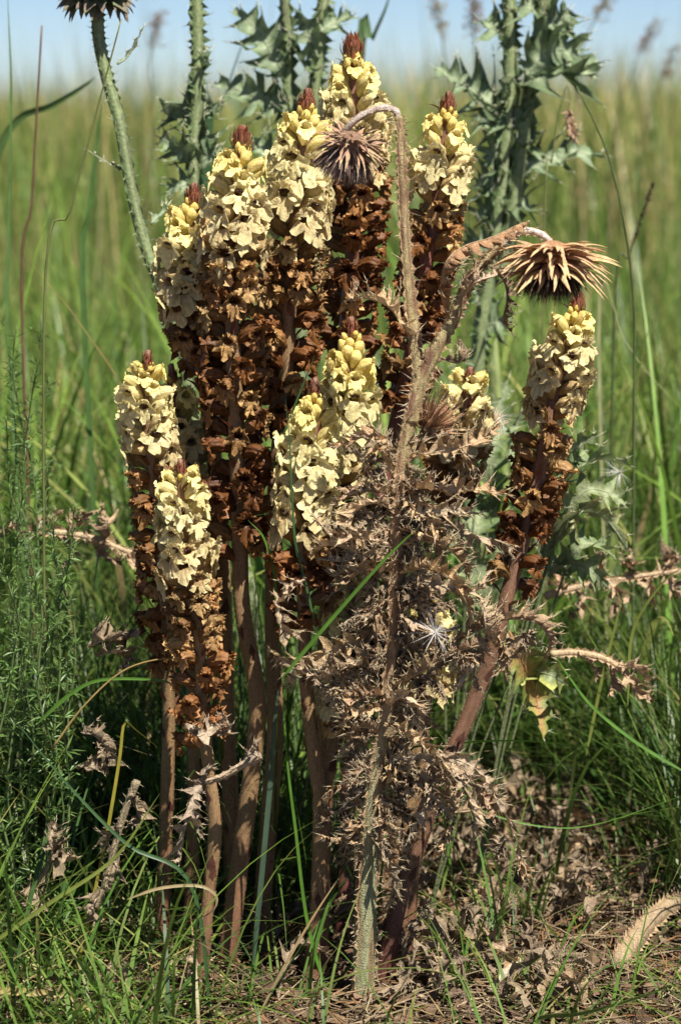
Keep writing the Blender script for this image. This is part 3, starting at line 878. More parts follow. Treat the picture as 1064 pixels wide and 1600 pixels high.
# ---------------------------------------------------------------- green thistles behind
GL = (.085, .150, .055); GP = (.28, .34, .19); GS = (.26, .33, .14); SPG = (.62, .60, .42)
def green_thistle(label, stems, leaves, Y, bud=None, foot_px=None, wing=.006, leafcol=GL):
    first = px_path(stems[0][0], Y)
    foot = Vector((first[-1].x, first[-1].y, 0)); 
    t = thing('thistle', label, 'thistle', foot, 'green thistles behind the broomrape clump')
    for j, (pts, r0, r1) in enumerate(stems):
        P = px_path(pts, Y)[::-1]
        if j == 0:
            P = [Vector((foot.x, foot.y, gz(foot.x, foot.y) - .005))] + P
        def cs(s, a):
            return lerp(lerp(GS, (.40, .44, .26), max(0, math.cos(6 * a)) * .6), (.14, .12, .08), max(0, 1.2 * noise.noise(Vector((math.cos(a) * 2, math.sin(a) * 2, s * 4 + j)))))
        stalk_part(t, foot, P, r0, r1, cs, 'stem' if j == 0 else 'branch', wing, .0055, leafcol, mat=M_green, wmat=M_green, spcol=SPG, nw=3, rough=.05, wstep=.015)
    for (pts, W, lo, kw) in leaves:
        P = [at(p[0], p[1], Y + random.uniform(-.01, .01) + (p[2] if len(p) > 2 else 0)) for p in pts]
        col = kw.pop('col', leafcol)
        leaf_part(t, foot, P, W * (1.7 if W > .006 else 1), lo, jit(col, .1), mat=M_green, edge=kw.pop('edge', lerp(col, GP, .5)), spine=kw.pop('spine', .008), fold=kw.pop('fold', .35), crumple=kw.pop('crumple', .22), twist=kw.pop('twist', random.uniform(-.5, .5)), roll=kw.pop('roll', random.uniform(-.5, .5)), rib=(.34, .40, .24), spcol=SPG, spr=.0007, lobetilt=.9, up=Vector((0, -.9, .45)), **kw)
    if bud:
        c = at(bud[0], bud[1], Y)
        hd = head(t, foot, c, Vector((.05, -.1, 1)), .019, 5, .023, ((.20, .17, .12), (.10, .17, .07)), 0, None, name='flower_head', spread=(140, 50), curl=-.25, bw=.0070)
    return t
green_thistle('green thistle with a bare curving spiny stem and drooping bracted flower head', [([(152, 10), (154, 60), (166, 120), (186, 190), (204, 290), (225, 380), (255, 460), (280, 530), (300, 640), (310, 760)], .0046, .0050)],
    [([(184, 100), (200, 88), (215, 62), (226, 40)], .0035, 4, dict(col=(.12, .10, .08), spine=.003)), ([(196, 265), (175, 258), (158, 248), (136, 234)], .003, 4, dict(col=(.22, .16, .12), spine=.003)), ([(236, 350), (256, 330), (262, 322)], .006, 3, {})], .22, bud=(154, -16), wing=.0022)
green_thistle('green thistle with upright winged stem and one dark leaf tuft halfway up', [([(306, -25), (308, 80), (306, 180), (302, 260), (306, 400), (318, 560), (330, 760)], .0060, .0050)],
    [([(304, 190), (288, 175), (270, 165), (255, 172)], .016, 5, {}), ([(306, 200), (322, 175), (345, 165)], .012, 5, {}), ([(302, 255), (285, 235), (268, 225), (250, 215)], .014, 5, {}), ([(304, 270), (330, 240), (345, 235)], .012, 5, {}), ([(308, 110), (322, 98), (330, 80)], .008, 4, {}), ([(305, 250), (312, 215), (300, 175)], .016, 5, {}),
     ([(306, 300), (285, 290), (262, 300)], .012, 5, {})], .38)
green_thistle('two-stemmed green thistle standing behind the tallest broomrape spikes', [([(507, -25), (497, 80), (487, 180), (475, 300), (468, 450), (470, 640)], .0068, .0058), ([(442, -20), (448, 60), (450, 130), (456, 220), (468, 330)], .0058, .0045)],
    [([(448, 120), (425, 85), (400, 45), (368, 12)], .018, 8, dict(depth=.6)), ([(452, 175), (420, 160), (385, 145), (335, 130)], .018, 8, {}), ([(490, 110), (470, 95), (455, 60)], .018, 6, {}), ([(500, 50), (515, 40), (535, 30), (548, 18)], .012, 5, {}), ([(480, 200), (455, 190), (440, 160)], .022, 6, {}), ([(484, 190), (515, 180), (530, 150)], .014, 5, {}), ([(497, 90), (480, 40), (462, 20)], .014, 5, {}), ([(475, 260), (430, 250), (405, 230), (395, 215)], .016, 6, {})], .52)
green_thistle('big branching green thistle with wide spiny leaves beside the purple tipped one', [([(792, -25), (796, 60), (793, 160), (784, 280), (768, 400), (752, 500), (742, 600), (735, 760)], .0080, .0066), ([(852, -25), (842, 50), (826, 140), (812, 240), (800, 330), (785, 430)], .0078, .0060)],
    [([(792, 175), (765, 160), (725, 135), (678, 105)], .024, 9, {}), ([(822, 130), (850, 110), (885, 105), (930, 122)], .034, 8, dict(depth=.55)), ([(822, 120), (850, 85), (880, 78), (905, 90)], .026, 7, {}), ([(806, 285), (835, 258), (870, 248), (905, 240), (946, 247)], .018, 8, dict(spine=.011)), ([(800, 60), (770, 45), (755, 30)], .016, 5, {}), ([(848, 40), (875, 30), (890, 15)], .018, 5, {}),
     ([(790, 200), (765, 190), (740, 180)], .020, 6, {}), ([(812, 200), (800, 170), (775, 165)], .026, 6, {}), ([(780, 300), (760, 285), (742, 290)], .020, 6, {}), ([(775, 340), (755, 330), (745, 345)], .018, 6, {}), ([(790, 330), (815, 320), (830, 330)], .018, 6, {}), ([(800, 250), (775, 240), (758, 255)], .024, 6, {}),
     ([(800, 230), (825, 220), (838, 200)], .018, 5, {}), ([(770, 390), (745, 380), (725, 385)], .018, 6, {}), ([(752, 470), (730, 450), (715, 440)], .018, 6, {}), ([(748, 520), (772, 505), (790, 512)], .018, 5, {}), ([(846, 20), (825, 8), (810, 10)], .018, 5, {})], .55, wing=.0060)
# low leaves of the same kind, each rosette a thing
def rosette(label, foot_px, Y, leaves, name='thistle_rosette'):
    f = at(foot_px[0], foot_px[1], Y); f.z = gz(f.x, f.y)
    t = thing(name, label, 'thistle', f, 'low thistle leaves')
    for (pts, W, lo, kw) in leaves:
        kw = dict(kw)
        P = [at(p[0], p[1], Y + random.uniform(-.02, .02)) for p in pts]
        pm = MB(); q = P[0] - f
        add_tube(pm, catmull([Vector((0, 0, 0)), q * .5 + Vector((0, 0, .02)), q, P[1] - f], 14), [.0013 - .0003 * k / 14 for k in range(15)], 7, (.17, .20, .09))
        obj('petiole', pm.mesh('petiole'), M_green, t)
        col = kw.pop('col', (.115, .185, .060)); edge = kw.pop('edge', (.24, .31, .12))
        leaf_part(t, f, P, W, lo, jit(col, .1), mat=M_green, edge=edge, spine=.007, fold=.3, crumple=kw.pop('crumple', .2), rib=kw.pop('rib', (.32, .36, .2)), spcol=SPG, roll=kw.pop('roll', random.uniform(-.4, .4)), lobetilt=kw.pop('lobetilt', .7), spr=.0005, **kw)
    return t
rosette('grey-green spiny thistle leaves filling the gap beside the small broomrape top', (700, 1130), .38, [([(720, 760), (708, 690), (702, 630), (712, 565)], .024, 7, {}), ([(768, 780), (765, 720), (775, 660), (795, 590)], .024, 7, {}), ([(742, 780), (738, 720), (742, 670), (760, 610)], .026, 7, {}), ([(785, 900), (790, 850), (770, 800), (740, 780)], .026, 6, {}), ([(735, 880), (740, 830), (765, 780), (795, 745)], .028, 6, {}), ([(690, 860), (685, 800), (668, 740)], .026, 6, {}), ([(800, 800), (800, 740), (795, 690), (818, 630)], .022, 6, {}), ([(760, 960), (750, 900), (720, 860), (690, 850)], .026, 6, {})])
rosette('pale grey-green thistle leaves with yellowing tips beside the leaning broomrape', (735, 1110), .17, [([(872, 770), (900, 735), (935, 718), (985, 728)], .020, 6, dict(depth=.55)), ([(865, 850), (885, 812), (920, 800), (950, 815), (985, 865)], .022, 7, dict(col=(.15, .19, .07), edge=(.5, .46, .2))), ([(868, 820), (865, 780), (880, 750), (905, 700)], .018, 6, {}), ([(848, 870), (855, 830), (885, 800), (935, 780)], .022, 6, dict(col=(.17, .21, .08), edge=(.5, .45, .2))), ([(880, 900), (900, 860), (930, 850), (960, 870)], .020, 7, {}), ([(860, 780), (880, 740), (900, 700), (935, 680)], .018, 7, {}), ([(850, 900), (880, 880), (920, 890), (950, 920)], .020, 7, {}), ([(870, 840), (910, 770), (950, 770), (975, 790)], .018, 7, dict(col=(.16, .20, .07)))])
rosette('yellow-green blotched thistle leaf hanging with a brown midrib beside the purple stem', (660, 1180), .10, [([(795, 985), (805, 1010), (820, 1045), (838, 1095), (850, 1155)], .026, 9, dict(col=(.20, .25, .05), edge=(.12, .18, .05), rib=(.40, .22, .09), crumple=.12, roll=0.0, twist=.2, depth=.6, lobetilt=.15, up=Vector((.2, -1, .3)))), ([(800, 1060), (830, 1050), (860, 1055), (885, 1070)], .020, 5, dict(col=(.17, .21, .05), edge=(.5, .48, .12), crumple=.3, up=Vector((0, -1, .4))))])

# ---------------------------------------------------------------- fallen dry thistle pieces
def dry_piece(name, label, cat, Y, stalk, leaves, group=None, col=TAN, on=None, crumple=.7, wing=.0025):
    P0 = px_path(stalk, Y) if stalk else px_path(leaves[0][0], Y)
    base = P0[0].copy()
    t = thing(name, label, cat, base, group)
    if stalk:
        stalk_part(t, base, P0, .0030, .0020, jit(lerp(col, STRAW, .4), .1), 'stalk', wing, .0045, jit(col, .1), n=30)
    for (pts, W, lo) in leaves:
        P = [at(p[0], p[1], Y + random.uniform(-.012, .012)) for p in pts]
        leaf_part(t, base, P, W, lo, jit(col, .15), edge=jit(lerp(col, STRAW, .25), .1), spine=.0055, crumple=crumple, fold=random.uniform(.2, .7), twist=random.uniform(-1, 1), roll=random.uniform(-.8, .8), spcol=(.6, .48, .32), spr=.00045)
    return t
SAL = (.46, .31, .185)
dry_piece('dry_branch', 'salmon tan dry thistle branch lying in the grass behind the bedstraw', 'dry branch', .22, [(30, 836), (90, 832), (150, 842), (200, 862), (240, 872)],
    [([(60, 835), (75, 815), (95, 800)], .014, 5), ([(90, 838), (110, 862), (100, 880)], .014, 5), ([(110, 835), (125, 815), (150, 800)], .014, 5), ([(140, 842), (155, 862), (190, 880)], .012, 5), ([(165, 845), (170, 820), (160, 790)], .012, 5), ([(190, 860), (215, 880), (235, 890)], .010, 5), ([(40, 838), (20, 830), (2, 838)], .014, 5)], col=SAL, crumple=.85)
dry_piece('dry_branch', 'yellowish dry thistle branch with rusty leaves lying behind the leaning broomrape', 'dry branch', .26, [(850, 932), (900, 918), (950, 908), (1000, 900), (1075, 890)],
    [([(880, 925), (870, 905), (850, 890)], .014, 5), ([(930, 912), (935, 880), (930, 865)], .013, 5), ([(950, 908), (965, 935), (955, 955)], .016, 5), ([(985, 905), (990, 880), (985, 862)], .015, 5), ([(1000, 902), (1015, 925), (1010, 940)], .015, 5), ([(1030, 897), (1045, 875), (1060, 870)], .016, 5), ([(900, 918), (905, 945), (890, 960)], .012, 5), ([(1040, 895), (1050, 915), (1064, 925)], .014, 5)], col=SAL, crumple=.85)
dry_piece('dry_leaf', 'arching rusty dry leaf in dark grass below the fallen yellowish branch', 'dry leaf', .12, [(860, 1022), (900, 1020), (945, 1030), (975, 1050), (1000, 1080)], [([(905, 1022), (925, 1040), (930, 1062)], .012, 5), ([(945, 1032), (955, 1060), (950, 1085)], .013, 5), ([(975, 1052), (990, 1075), (1020, 1095)], .012, 5), ([(960, 1040), (1000, 1050), (1015, 1085)], .010, 5)], col=SAL)
dry_piece('dry_leaf', 'crumpled grey dry leaf caught in grass above the buried grey clump', 'dry leaf', -.02, None, [([(140, 1010), (165, 1000), (190, 1005), (215, 985)], .016, 6), ([(150, 1025), (175, 1020), (200, 1030), (190, 1045)], .012, 6)], col=GREYB, crumple=.9)
dry_piece('dry_leaf', 'small shrivelled grey leaf clump between grass blades beside the edge broomrape', 'dry leaf', -.05, None, [([(130, 1145), (150, 1150), (160, 1175), (135, 1200)], .014, 6), ([(150, 1160), (170, 1180), (165, 1205)], .012, 5), ([(120, 1200), (145, 1195), (165, 1200)], .010, 5)], col=GREYB, crumple=.9)
dry_piece('dry_leaf', 'long twisted dry leaf dangling beside the shortest front broomrape stem', 'dry leaf', -.095, [(408, 1180), (380, 1195), (350, 1212), (322, 1222)], [([(322, 1222), (305, 1240), (300, 1275), (318, 1310)], .011, 7), ([(305, 1262), (290, 1290), (284, 1330), (280, 1352)], .009, 6), ([(405, 1182), (390, 1175), (398, 1160)], .009, 4), ([(322, 1225), (315, 1205), (335, 1195)], .008, 4)], col=(.34, .25, .18), crumple=.7, wing=.0015)
dry_piece('dry_leaf', 'pale crisp dry leaf caught among the lowest amber flowers', 'dry leaf', -.085, None, [([(290, 1135), (310, 1150), (335, 1135), (355, 1120)], .010, 6), ([(340, 1150), (360, 1140), (350, 1115)], .008, 5)], col=(.38, .29, .21), crumple=.9)
dry_piece('dry_leaf', 'grey dry spiny leaf lying flat in the grass at the outer corner', 'dry leaf', -.03, [(40, 1400), (75, 1360), (95, 1325), (90, 1290)], [([(70, 1365), (95, 1350), (110, 1330)], .014, 5), ([(85, 1340), (80, 1310), (88, 1285)], .014, 5), ([(55, 1385), (60, 1410), (40, 1430)], .012, 5), ([(20, 1410), (45, 1395), (70, 1390)], .012, 5)], col=GREYB, crumple=.8)
dry_piece('dry_leaf', 'grey dry leaf strand running down through grass below the shrivelled clump', 'dry leaf', -.07, [(215, 1220), (195, 1270), (180, 1320), (165, 1380), (150, 1420)], [([(205, 1240), (215, 1270), (200, 1290)], .011, 5), ([(190, 1290), (170, 1310), (175, 1330)], .011, 5), ([(175, 1340), (190, 1370), (170, 1390)], .012, 5), ([(160, 1390), (145, 1420), (165, 1440)], .011, 5)], col=GREYB, crumple=.9, wing=.0012)

def scatter_label(px, py, L, col, grassy):
    tone = 'pale tan' if sum(col) > .85 else ('dark brown' if sum(col) < .5 else ('warm brown' if col[0] > .29 and col[2] < .145 else 'grey-brown'))
    size = 'long' if L > .058 else ('short' if L < .042 else 'medium')
    if grassy:
        where = 'in grass below the bedstraw' if px < 110 else ('in grass between bedstraw and broomrape stems' if px < 240 else 'in grass at the foot of the shortest broomrape')
    elif px > 930: where = 'beside the thick fallen stalk'
    elif py > 1520: where = 'round the short bleached stick' if px > 700 else 'before the stem feet of the clump'
    elif px > 720: where = 'on bare litter below the broad salmon leaf' if py > 1360 else 'on bare litter below the blotched green leaf'
    elif px > 560: where = 'at the foot of the purple stem and thistle stalk'
    else: where = 'under the broomrape stem feet'
    return f'{size} {tone} curled dry leaf {where}'
def ground_leaf(label, px, py, ang, L, W, lobes, col, group, lift=.012, crumple=.8, name='dry_leaf', stalk=False):
    if group: label = scatter_label(px, py, L, col, 'grass' in group)
    g = on_ground(px, py)
    d = Vector((math.cos(ang), math.sin(ang), 0)); s = Vector((-math.sin(ang), math.cos(ang), 0))
    pts = [Vector((0, 0, .004))]
    for k in range(1, 5):
        pts.append(d * (L * k / 4) + s * (L * random.uniform(-.12, .12)) + Vector((0, 0, .004 + lift * math.sin(math.pi * k / 4 * .9) + random.uniform(0, .012))))
    mb = MB()
    add_leaf(mb, pts, W, lobes, jit(col, .12), edge=jit(lerp(col, STRAW, .25), .1), spine=.005, crumple=crumple, fold=random.uniform(.2, .8), twist=random.uniform(-1.5, 1.5), roll=random.uniform(-1, 1), up=Vector((0, 0, 1)), spcol=(.58, .46, .3), spr=.00045)
    o = obj(name, mb.mesh(name), M_dry, None, g)
    return tag(o, label, 'dry leaf', group)
ground_leaf('broad salmon dry leaf lying on litter right of the thistle stalk', 860, 1330, .6, .055, .020, 6, SAL, None, .02, .45)
ground_leaf('upright grey shrivelled leaf curl standing out of the bare litter', 800, 1300, 1.2, .060, .010, 6, GREYB, None, .05, .9)
for i in range(105):
    px, py = random.choice([(random.uniform(640, 1050), random.uniform(1230, 1600)), (random.uniform(560, 900), random.uniform(1300, 1600)), (random.uniform(330, 700), random.uniform(1400, 1600)), (random.gauss(790, 60), random.gauss(1400, 70))])
    if py > 1600: continue
    ground_leaf('curled grey-brown dry thistle leaf lying in the bare litter patch', px, py, random.uniform(0, 6.28), random.uniform(.03, .075), random.uniform(.006, .013), random.randint(5, 8), random.choice((GREYB, TAN2, GREYB, (.24, .17, .11), (.17, .115, .075))), 'dry leaves lying in the litter', random.uniform(.008, .05), random.uniform(.8, 1.1))
for i in range(40):
    px = random.uniform(0, 400); py = random.uniform(1180, 1600)
    ground_leaf('grey-brown dry thistle leaf half buried under green grass blades', px, py, random.uniform(0, 6.28), random.uniform(.03, .06), random.uniform(.007, .012), random.randint(4, 7), random.choice((GREYB, (.30, .22, .15))), 'dry leaves buried in the grass', random.uniform(.01, .035), random.uniform(.7, 1.0))
def fallen_stalk(label, p0, p1, r, col):
    a = on_ground(*p0); b = on_ground(*p1)
    pts = [a + Vector((0, 0, r + .008)), a.lerp(b, .35) + Vector((0, 0, r + .020)), a.lerp(b, .7) + Vector((0, 0, r + .018)), b + Vector((0, 0, r + .004))]
    t = thing('fallen_stalk', label, 'stalk', a)
    stalk_part(t, a, pts, r, r * .7, lambda s, q: jit(col, .12), 'stalk', .004, .004, jit(TAN2, .1), n=30)
    return t
fallen_stalk('thick pale dry stalk slanting over litter at the frame corner', (960, 1545), (1085, 1430), .0085, (.34, .25, .15))
fallen_stalk('short bleached dry stick lying flat on the litter', (765, 1572), (855, 1540), .0045, (.45, .37, .27))
fallen_stalk('thin grey dry stick leaning among the broomrape stem feet', (410, 1310), (560, 1385), .0025, (.28, .21, .15))

# ---------------------------------------------------------------- seed tufts
def seed_tuft(label, px, py, Y, rad, n, col=(.85, .83, .78)):
    c = at(px, py, Y)
    mb = MB()
    for i in range(n):
        z = random.uniform(-.5, 1); a = random.uniform(0, 6.283); r = math.sqrt(max(0, 1 - z * z))
        d = Vector((math.cos(a) * r, -abs(z) * .6, math.sin(a) * r))
        add_spine(mb, Vector((0, 0, 0)), d, rad * random.uniform(.6, 1.1), .00026, col)
    blob(mb, (0, 0, 0), .0012, (.4, .32, .22))
    tag(obj('seed_tuft', mb.mesh('seed_tuft', False), M_hair, None, c), label, 'seed tuft', 'white thistledown tufts')
seed_tuft('starry white thistledown tuft caught in the dry leaf tangle', 680, 988, -.115, .022, 46)
seed_tuft('blurred white thistledown tuft on grass beside the leaning broomrape', 968, 738, .25, .022, 30)
seed_tuft('white thistledown tuft against grey-green leaves by the bristly dry head', 778, 650, .25, .025, 36)
seed_tuft('dirty white thistledown wad stuck to the thick bare tan stem', 398, 1180, -.04, .011, 60, (.55, .52, .48))

# ---------------------------------------------------------------- grass
def grass(name, xy, h, wd, az, lean, curve, cols, nseg=5, mat=None, face=None, z0=None, label=None):
    N = len(xy)
    t = np.linspace(0, 1, nseg + 1)
    ang = lean[:, None] + curve[:, None] * t[None, :] ** 1.2
    seg = (h / nseg)[:, None]
    hx = np.concatenate([np.zeros((N, 1)), np.cumsum(np.sin(ang[:, :-1]) * seg, 1)], 1)
    hz = np.concatenate([np.zeros((N, 1)), np.cumsum(np.cos(ang[:, :-1]) * seg, 1)], 1)
    X = xy[:, 0][:, None] + hx * np.cos(az)[:, None]
    Y = xy[:, 1][:, None] + hx * np.sin(az)[:, None]
    z0 = np.array([gz(a, b) for a, b in xy])
    Z = z0[:, None] + np.maximum(hz, .003)
    fa = az + np.pi / 2 if face is None else face
    prof = (np.minimum(1, .55 + t * 2.2)) * (1 - t ** 2.2) + .04
    wv = wd[:, None] * .5 * prof[None, :]
    sx = np.cos(fa)[:, None] * wv; sy = np.sin(fa)[:, None] * wv
    V = np.stack([np.stack([X - sx, Y - sy, Z], -1), np.stack([X + sx, Y + sy, Z], -1)], 2)   # N, nseg+1, 2, 3
    V = V.reshape(-1, 3)
    idx = np.arange(N)[:, None] * (2 * (nseg + 1)) + np.arange(nseg)[None, :] * 2
    F = np.stack([idx, idx + 1, idx + 3, idx + 2], -1).reshape(-1, 4)
    me = bpy.data.meshes.new(name)
    me.vertices.add(len(V)); me.vertices.foreach_set('co', V.astype(np.float32).ravel())
    me.loops.add(F.size); me.loops.foreach_set('vertex_index', F.astype(np.int32).ravel())
    me.polygons.add(len(F)); me.polygons.foreach_set('loop_start', np.arange(0, F.size, 4, dtype=np.int32))
    me.update(calc_edges=True)
    me.polygons.foreach_set('use_smooth', [True] * len(F))
    ca = me.color_attributes.new('Col', 'FLOAT_COLOR', 'POINT')
    cc = np.ones((N, nseg + 1, 2, 4), dtype=np.float32)
    tipc = cols * np.array([1.25, 1.05, .9])
    basec = cols * .6 + np.array([.20, .19, .08]) * .4
    tt = t[None, :, None]
    mixc = np.where(tt < .3, basec[:, None, :] + (cols - basec)[:, None, :] * (tt / .3), cols[:, None, :] + (tipc - cols)[:, None, :] * ((tt - .3) / .7))
    cc[..., :3] = mixc[:, :, None, :]
    ca.data.foreach_set('color', cc.ravel())
    o = obj(name, me, mat or M_grass, None, kind='stuff')
    if label: o['label'] = label; o['category'] = 'grass'
    return o

PAL = np.array([[.085, .175, .030], [.130, .225, .040], [.055, .120, .030], [.190, .250, .070], [.32, .29, .12], [.44, .37, .19]])
def pick(n, p):
    c = PAL[rng.choice(len(PAL), n, p=p)]
    return c * rng.uniform(.75, 1.25, (n, 1)) * rng.uniform(.92, 1.08, (n, 3))
def wedge(n, y0, y1, k=.19, marg=.35, pw=1.0):
    """points in the wedge in front of the camera, with a margin at the sides"""
    y = y0 + (y1 - y0) * rng.random(n) ** pw
    half = (y + 2) * k + marg
    x = rng.uniform(-1, 1, n) * half
    return np.stack([x, y], 1)
def clumpy(xy, f, cut):
    v = np.array([noise.noise(Vector((x * f, y * f, 9.1))) for x, y in xy])
    return xy[v > cut + rng.uniform(-.25, .25, len(v))]
def bare(xy):
    """keeps blades off the litter patch and thin under the clump"""
    x, y = xy[:, 0], xy[:, 1]
    d = ((x - .14) / .17) ** 2 + ((y - .16) / .42) ** 2
    d2 = ((x + .02) / .13) ** 2 + ((y + .02) / .12) ** 2
    p = np.clip(np.minimum(d - .55, (d2 - .5)) * 1.6, .015, 1)
    return xy[rng.random(len(xy)) < p]
# far meadow
xy = wedge(62000, 4.5, 19, pw=1.0, marg=.6)
n = len(xy); patch = np.array([noise.noise(Vector((x * .5, y * .25, 3.3))) for x, y in xy])
dry = np.clip(.22 + patch * 1.1 + (xy[:, 1] - 8) * .02, .05, .7)
cg = pick(n, [.22, .34, .10, .34, 0, 0]); cd = pick(n, [0, 0, 0, .1, .4, .5])
cols = np.where((rng.random(n) < dry)[:, None], cd, cg)
hh = rng.uniform(.36, .86, n) * (1 + .45 * np.clip(patch, -.4, .6))
grass('far_meadow_grass', xy, hh, rng.uniform(.004, .010, n) * (1 + xy[:, 1] * .03), rng.uniform(0, 6.28, n), rng.uniform(0, .42, n), rng.uniform(0, 1.1, n), cols * 1.28, 4, label='tall sunlit summer meadow grass reaching to the skyline crest')
# flowering culms above the meadow
xy = wedge(2600, 2.6, 16, pw=1.0, marg=.5); n = len(xy)
cols = pick(n, [.1, .15, .15, .2, .2, .2])
grass('meadow_culms', xy, rng.uniform(.55, 1.0, n), rng.uniform(.0022, .0050, n) * (1 + xy[:, 1] * .05), rng.uniform(0, 6.28, n), rng.uniform(0, .16, n), rng.uniform(0, .5, n), cols, 5, label='thin straw-coloured flowering grass culms above the meadow')
# mid meadow, right behind the clump
xy = clumpy(wedge(27000, .9, 5, pw=1.25, marg=.3), 2.2, -.25)
n = len(xy)
cols = np.where((rng.random(n) < .09)[:, None], pick(n, [0, 0, 0, .2, .4, .4]), pick(n, [.30, .40, .14, .16, 0, 0]))
wide = rng.random(n) < .12
grass('meadow_grass', xy, rng.uniform(.20, .50, n), np.where(wide, rng.uniform(.006, .010, n), rng.uniform(.0022, .0050, n)), rng.uniform(0, 6.28, n), rng.uniform(0, .4, n), rng.uniform(.1, 1.4, n), cols * 1.08, 6, label='green meadow grass standing behind the thistles')
# long broad blades arching through the meadow
xy = wedge(2200, .5, 5, pw=1.2, marg=.3); n = len(xy)
grass('broad_grass', xy, rng.uniform(.28, .66, n), rng.uniform(.004, .010, n), rng.uniform(0, 6.28, n), rng.uniform(0, .8, n), rng.uniform(.3, 2.0, n), pick(n, [.22, .34, .05, .35, .04, 0]) * 1.3, 9, label='long broad light green grass blades arching through the meadow')
# turf close behind and beside the clump
xy = bare(clumpy(wedge(19000, .10, 1.1, marg=.22), 5, -.28))
n = len(xy)
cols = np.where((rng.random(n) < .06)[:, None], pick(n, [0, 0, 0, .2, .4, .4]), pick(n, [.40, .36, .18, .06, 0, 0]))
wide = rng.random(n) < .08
grass('turf_grass', xy, rng.uniform(.12, .36, n), np.where(wide, rng.uniform(.004, .006, n), rng.uniform(.0015, .0032, n)), rng.uniform(0, 6.28, n), rng.uniform(0, .6, n), rng.uniform(.2, 2.0, n), cols * .66, 7, label='fine turf grass, its green darkened for shade, right behind the broomrape clump')  # blade colours lowered to paint in the shade among the tall grass
# fine arching grass in front on one side
n0 = 3900
x = np.concatenate([rng.uniform(-.42, -.04, n0), rng.uniform(-.05, .42, 1000)]); y = np.concatenate([rng.uniform(-.26, .14, n0), rng.uniform(-.24, .22, 1000)])
xy = clumpy(np.stack([x, y], 1), 11, .0)
pk = np.where(xy[:, 0] < -.03, np.clip((-.07 - xy[:, 0]) * 10, .35, 1), 1) * np.where((xy[:, 0] < -.05) & (xy[:, 1] < -.08), .85, 1)
xy = xy[rng.random(len(xy)) < pk]
d2 = ((xy[:, 0] + .01) / .09) ** 2 + ((xy[:, 1] + .0) / .05) ** 2
xy = xy[d2 > rng.uniform(.5, 1.5, len(xy))]
n = len(xy)
cols = np.where((rng.random(n) < .16)[:, None], pick(n, [0, 0, 0, .2, .4, .4]), pick(n, [.36, .40, .10, .14, 0, 0]))
right = xy[:, 0] > -.03
lng = rng.random(n) < .30
grass('front_grass', xy, np.where(right, rng.uniform(.05, .15, n), np.where(lng, rng.uniform(.14, .27, n), rng.uniform(.04, .14, n))), np.where(lng, rng.uniform(.0018, .0040, n), rng.uniform(.0011, .0026, n)), rng.uniform(0, 6.28, n), rng.uniform(.2, 1.25, n), rng.uniform(.2, 1.5, n), cols, 8, label='fine arching green grass on the shaded soil before the clump')

# ---------------------------------------------------------------- litter (uncountable flakes and straws)
def litter():
    mb = MB()
    for i in range(15000):
        if random.random() < .60: x = random.gauss(.12, .16); y = random.uniform(-.30, .55)
        else: x = random.uniform(-.45, .2); y = random.uniform(-.30, .30)
        z = gz(x, y) + random.uniform(.001, .014)
        a = random.uniform(0, 6.28); L = random.choice((random.uniform(.002, .006), random.uniform(.004, .010), random.uniform(.008, .020))); wd = L * random.uniform(.2, .55)
        d = Vector((math.cos(a), math.sin(a), random.uniform(-.3, .5))).normalized(); s = d.cross(Vector((random.uniform(-.7, .7), random.uniform(-.7, .7), 1))).normalized()
        nn = s.cross(d); p = Vector((x, y, z))
        c = jit(random.choice(((.17, .115, .07), (.12, .08, .05), (.22, .155, .10), (.085, .057, .036), (.19, .115, .065))), .25)
        vs = [p - s * wd * .3, p + s * wd * .2, p + d * L * .5 + s * wd + nn * L * random.uniform(-.2, .3), p + d * L * .5 - s * wd + nn * L * random.uniform(-.2, .3), p + d * L + nn * L * random.uniform(-.4, .4)]
        mb.add(vs, [(0, 1, 2, 3), (3, 2, 4)], c)
    for i in range(5200):
        x = random.gauss(.0, .22); y = random.uniform(-.28, .4)
        a = random.uniform(0, 6.28); L = random.uniform(.015, .07)
        p = Vector((x, y, gz(x, y) + random.uniform(.003, .016))); d = Vector((math.cos(a), math.sin(a), random.uniform(-.15, .35))).normalized()
        bend = Vector((random.uniform(-1, 1), random.uniform(-1, 1), random.uniform(-.3, .6))) * L * .12
        add_tube(mb, [p, p + d * L * .5 + bend, p + d * L], [.0006, .0006, .0003], 3, jit(random.choice(((.28, .21, .125), (.19, .135, .085), (.36, .28, .17), (.24, .13, .06), (.13, .09, .055))), .2), cap=False)
    o = obj('ground_litter', mb.mesh('ground_litter', False), M_litter, None, kind='stuff')
    o['label'] = 'crumbled brown leaf litter and straw on the bare soil'; o['category'] = 'litter'
litter()

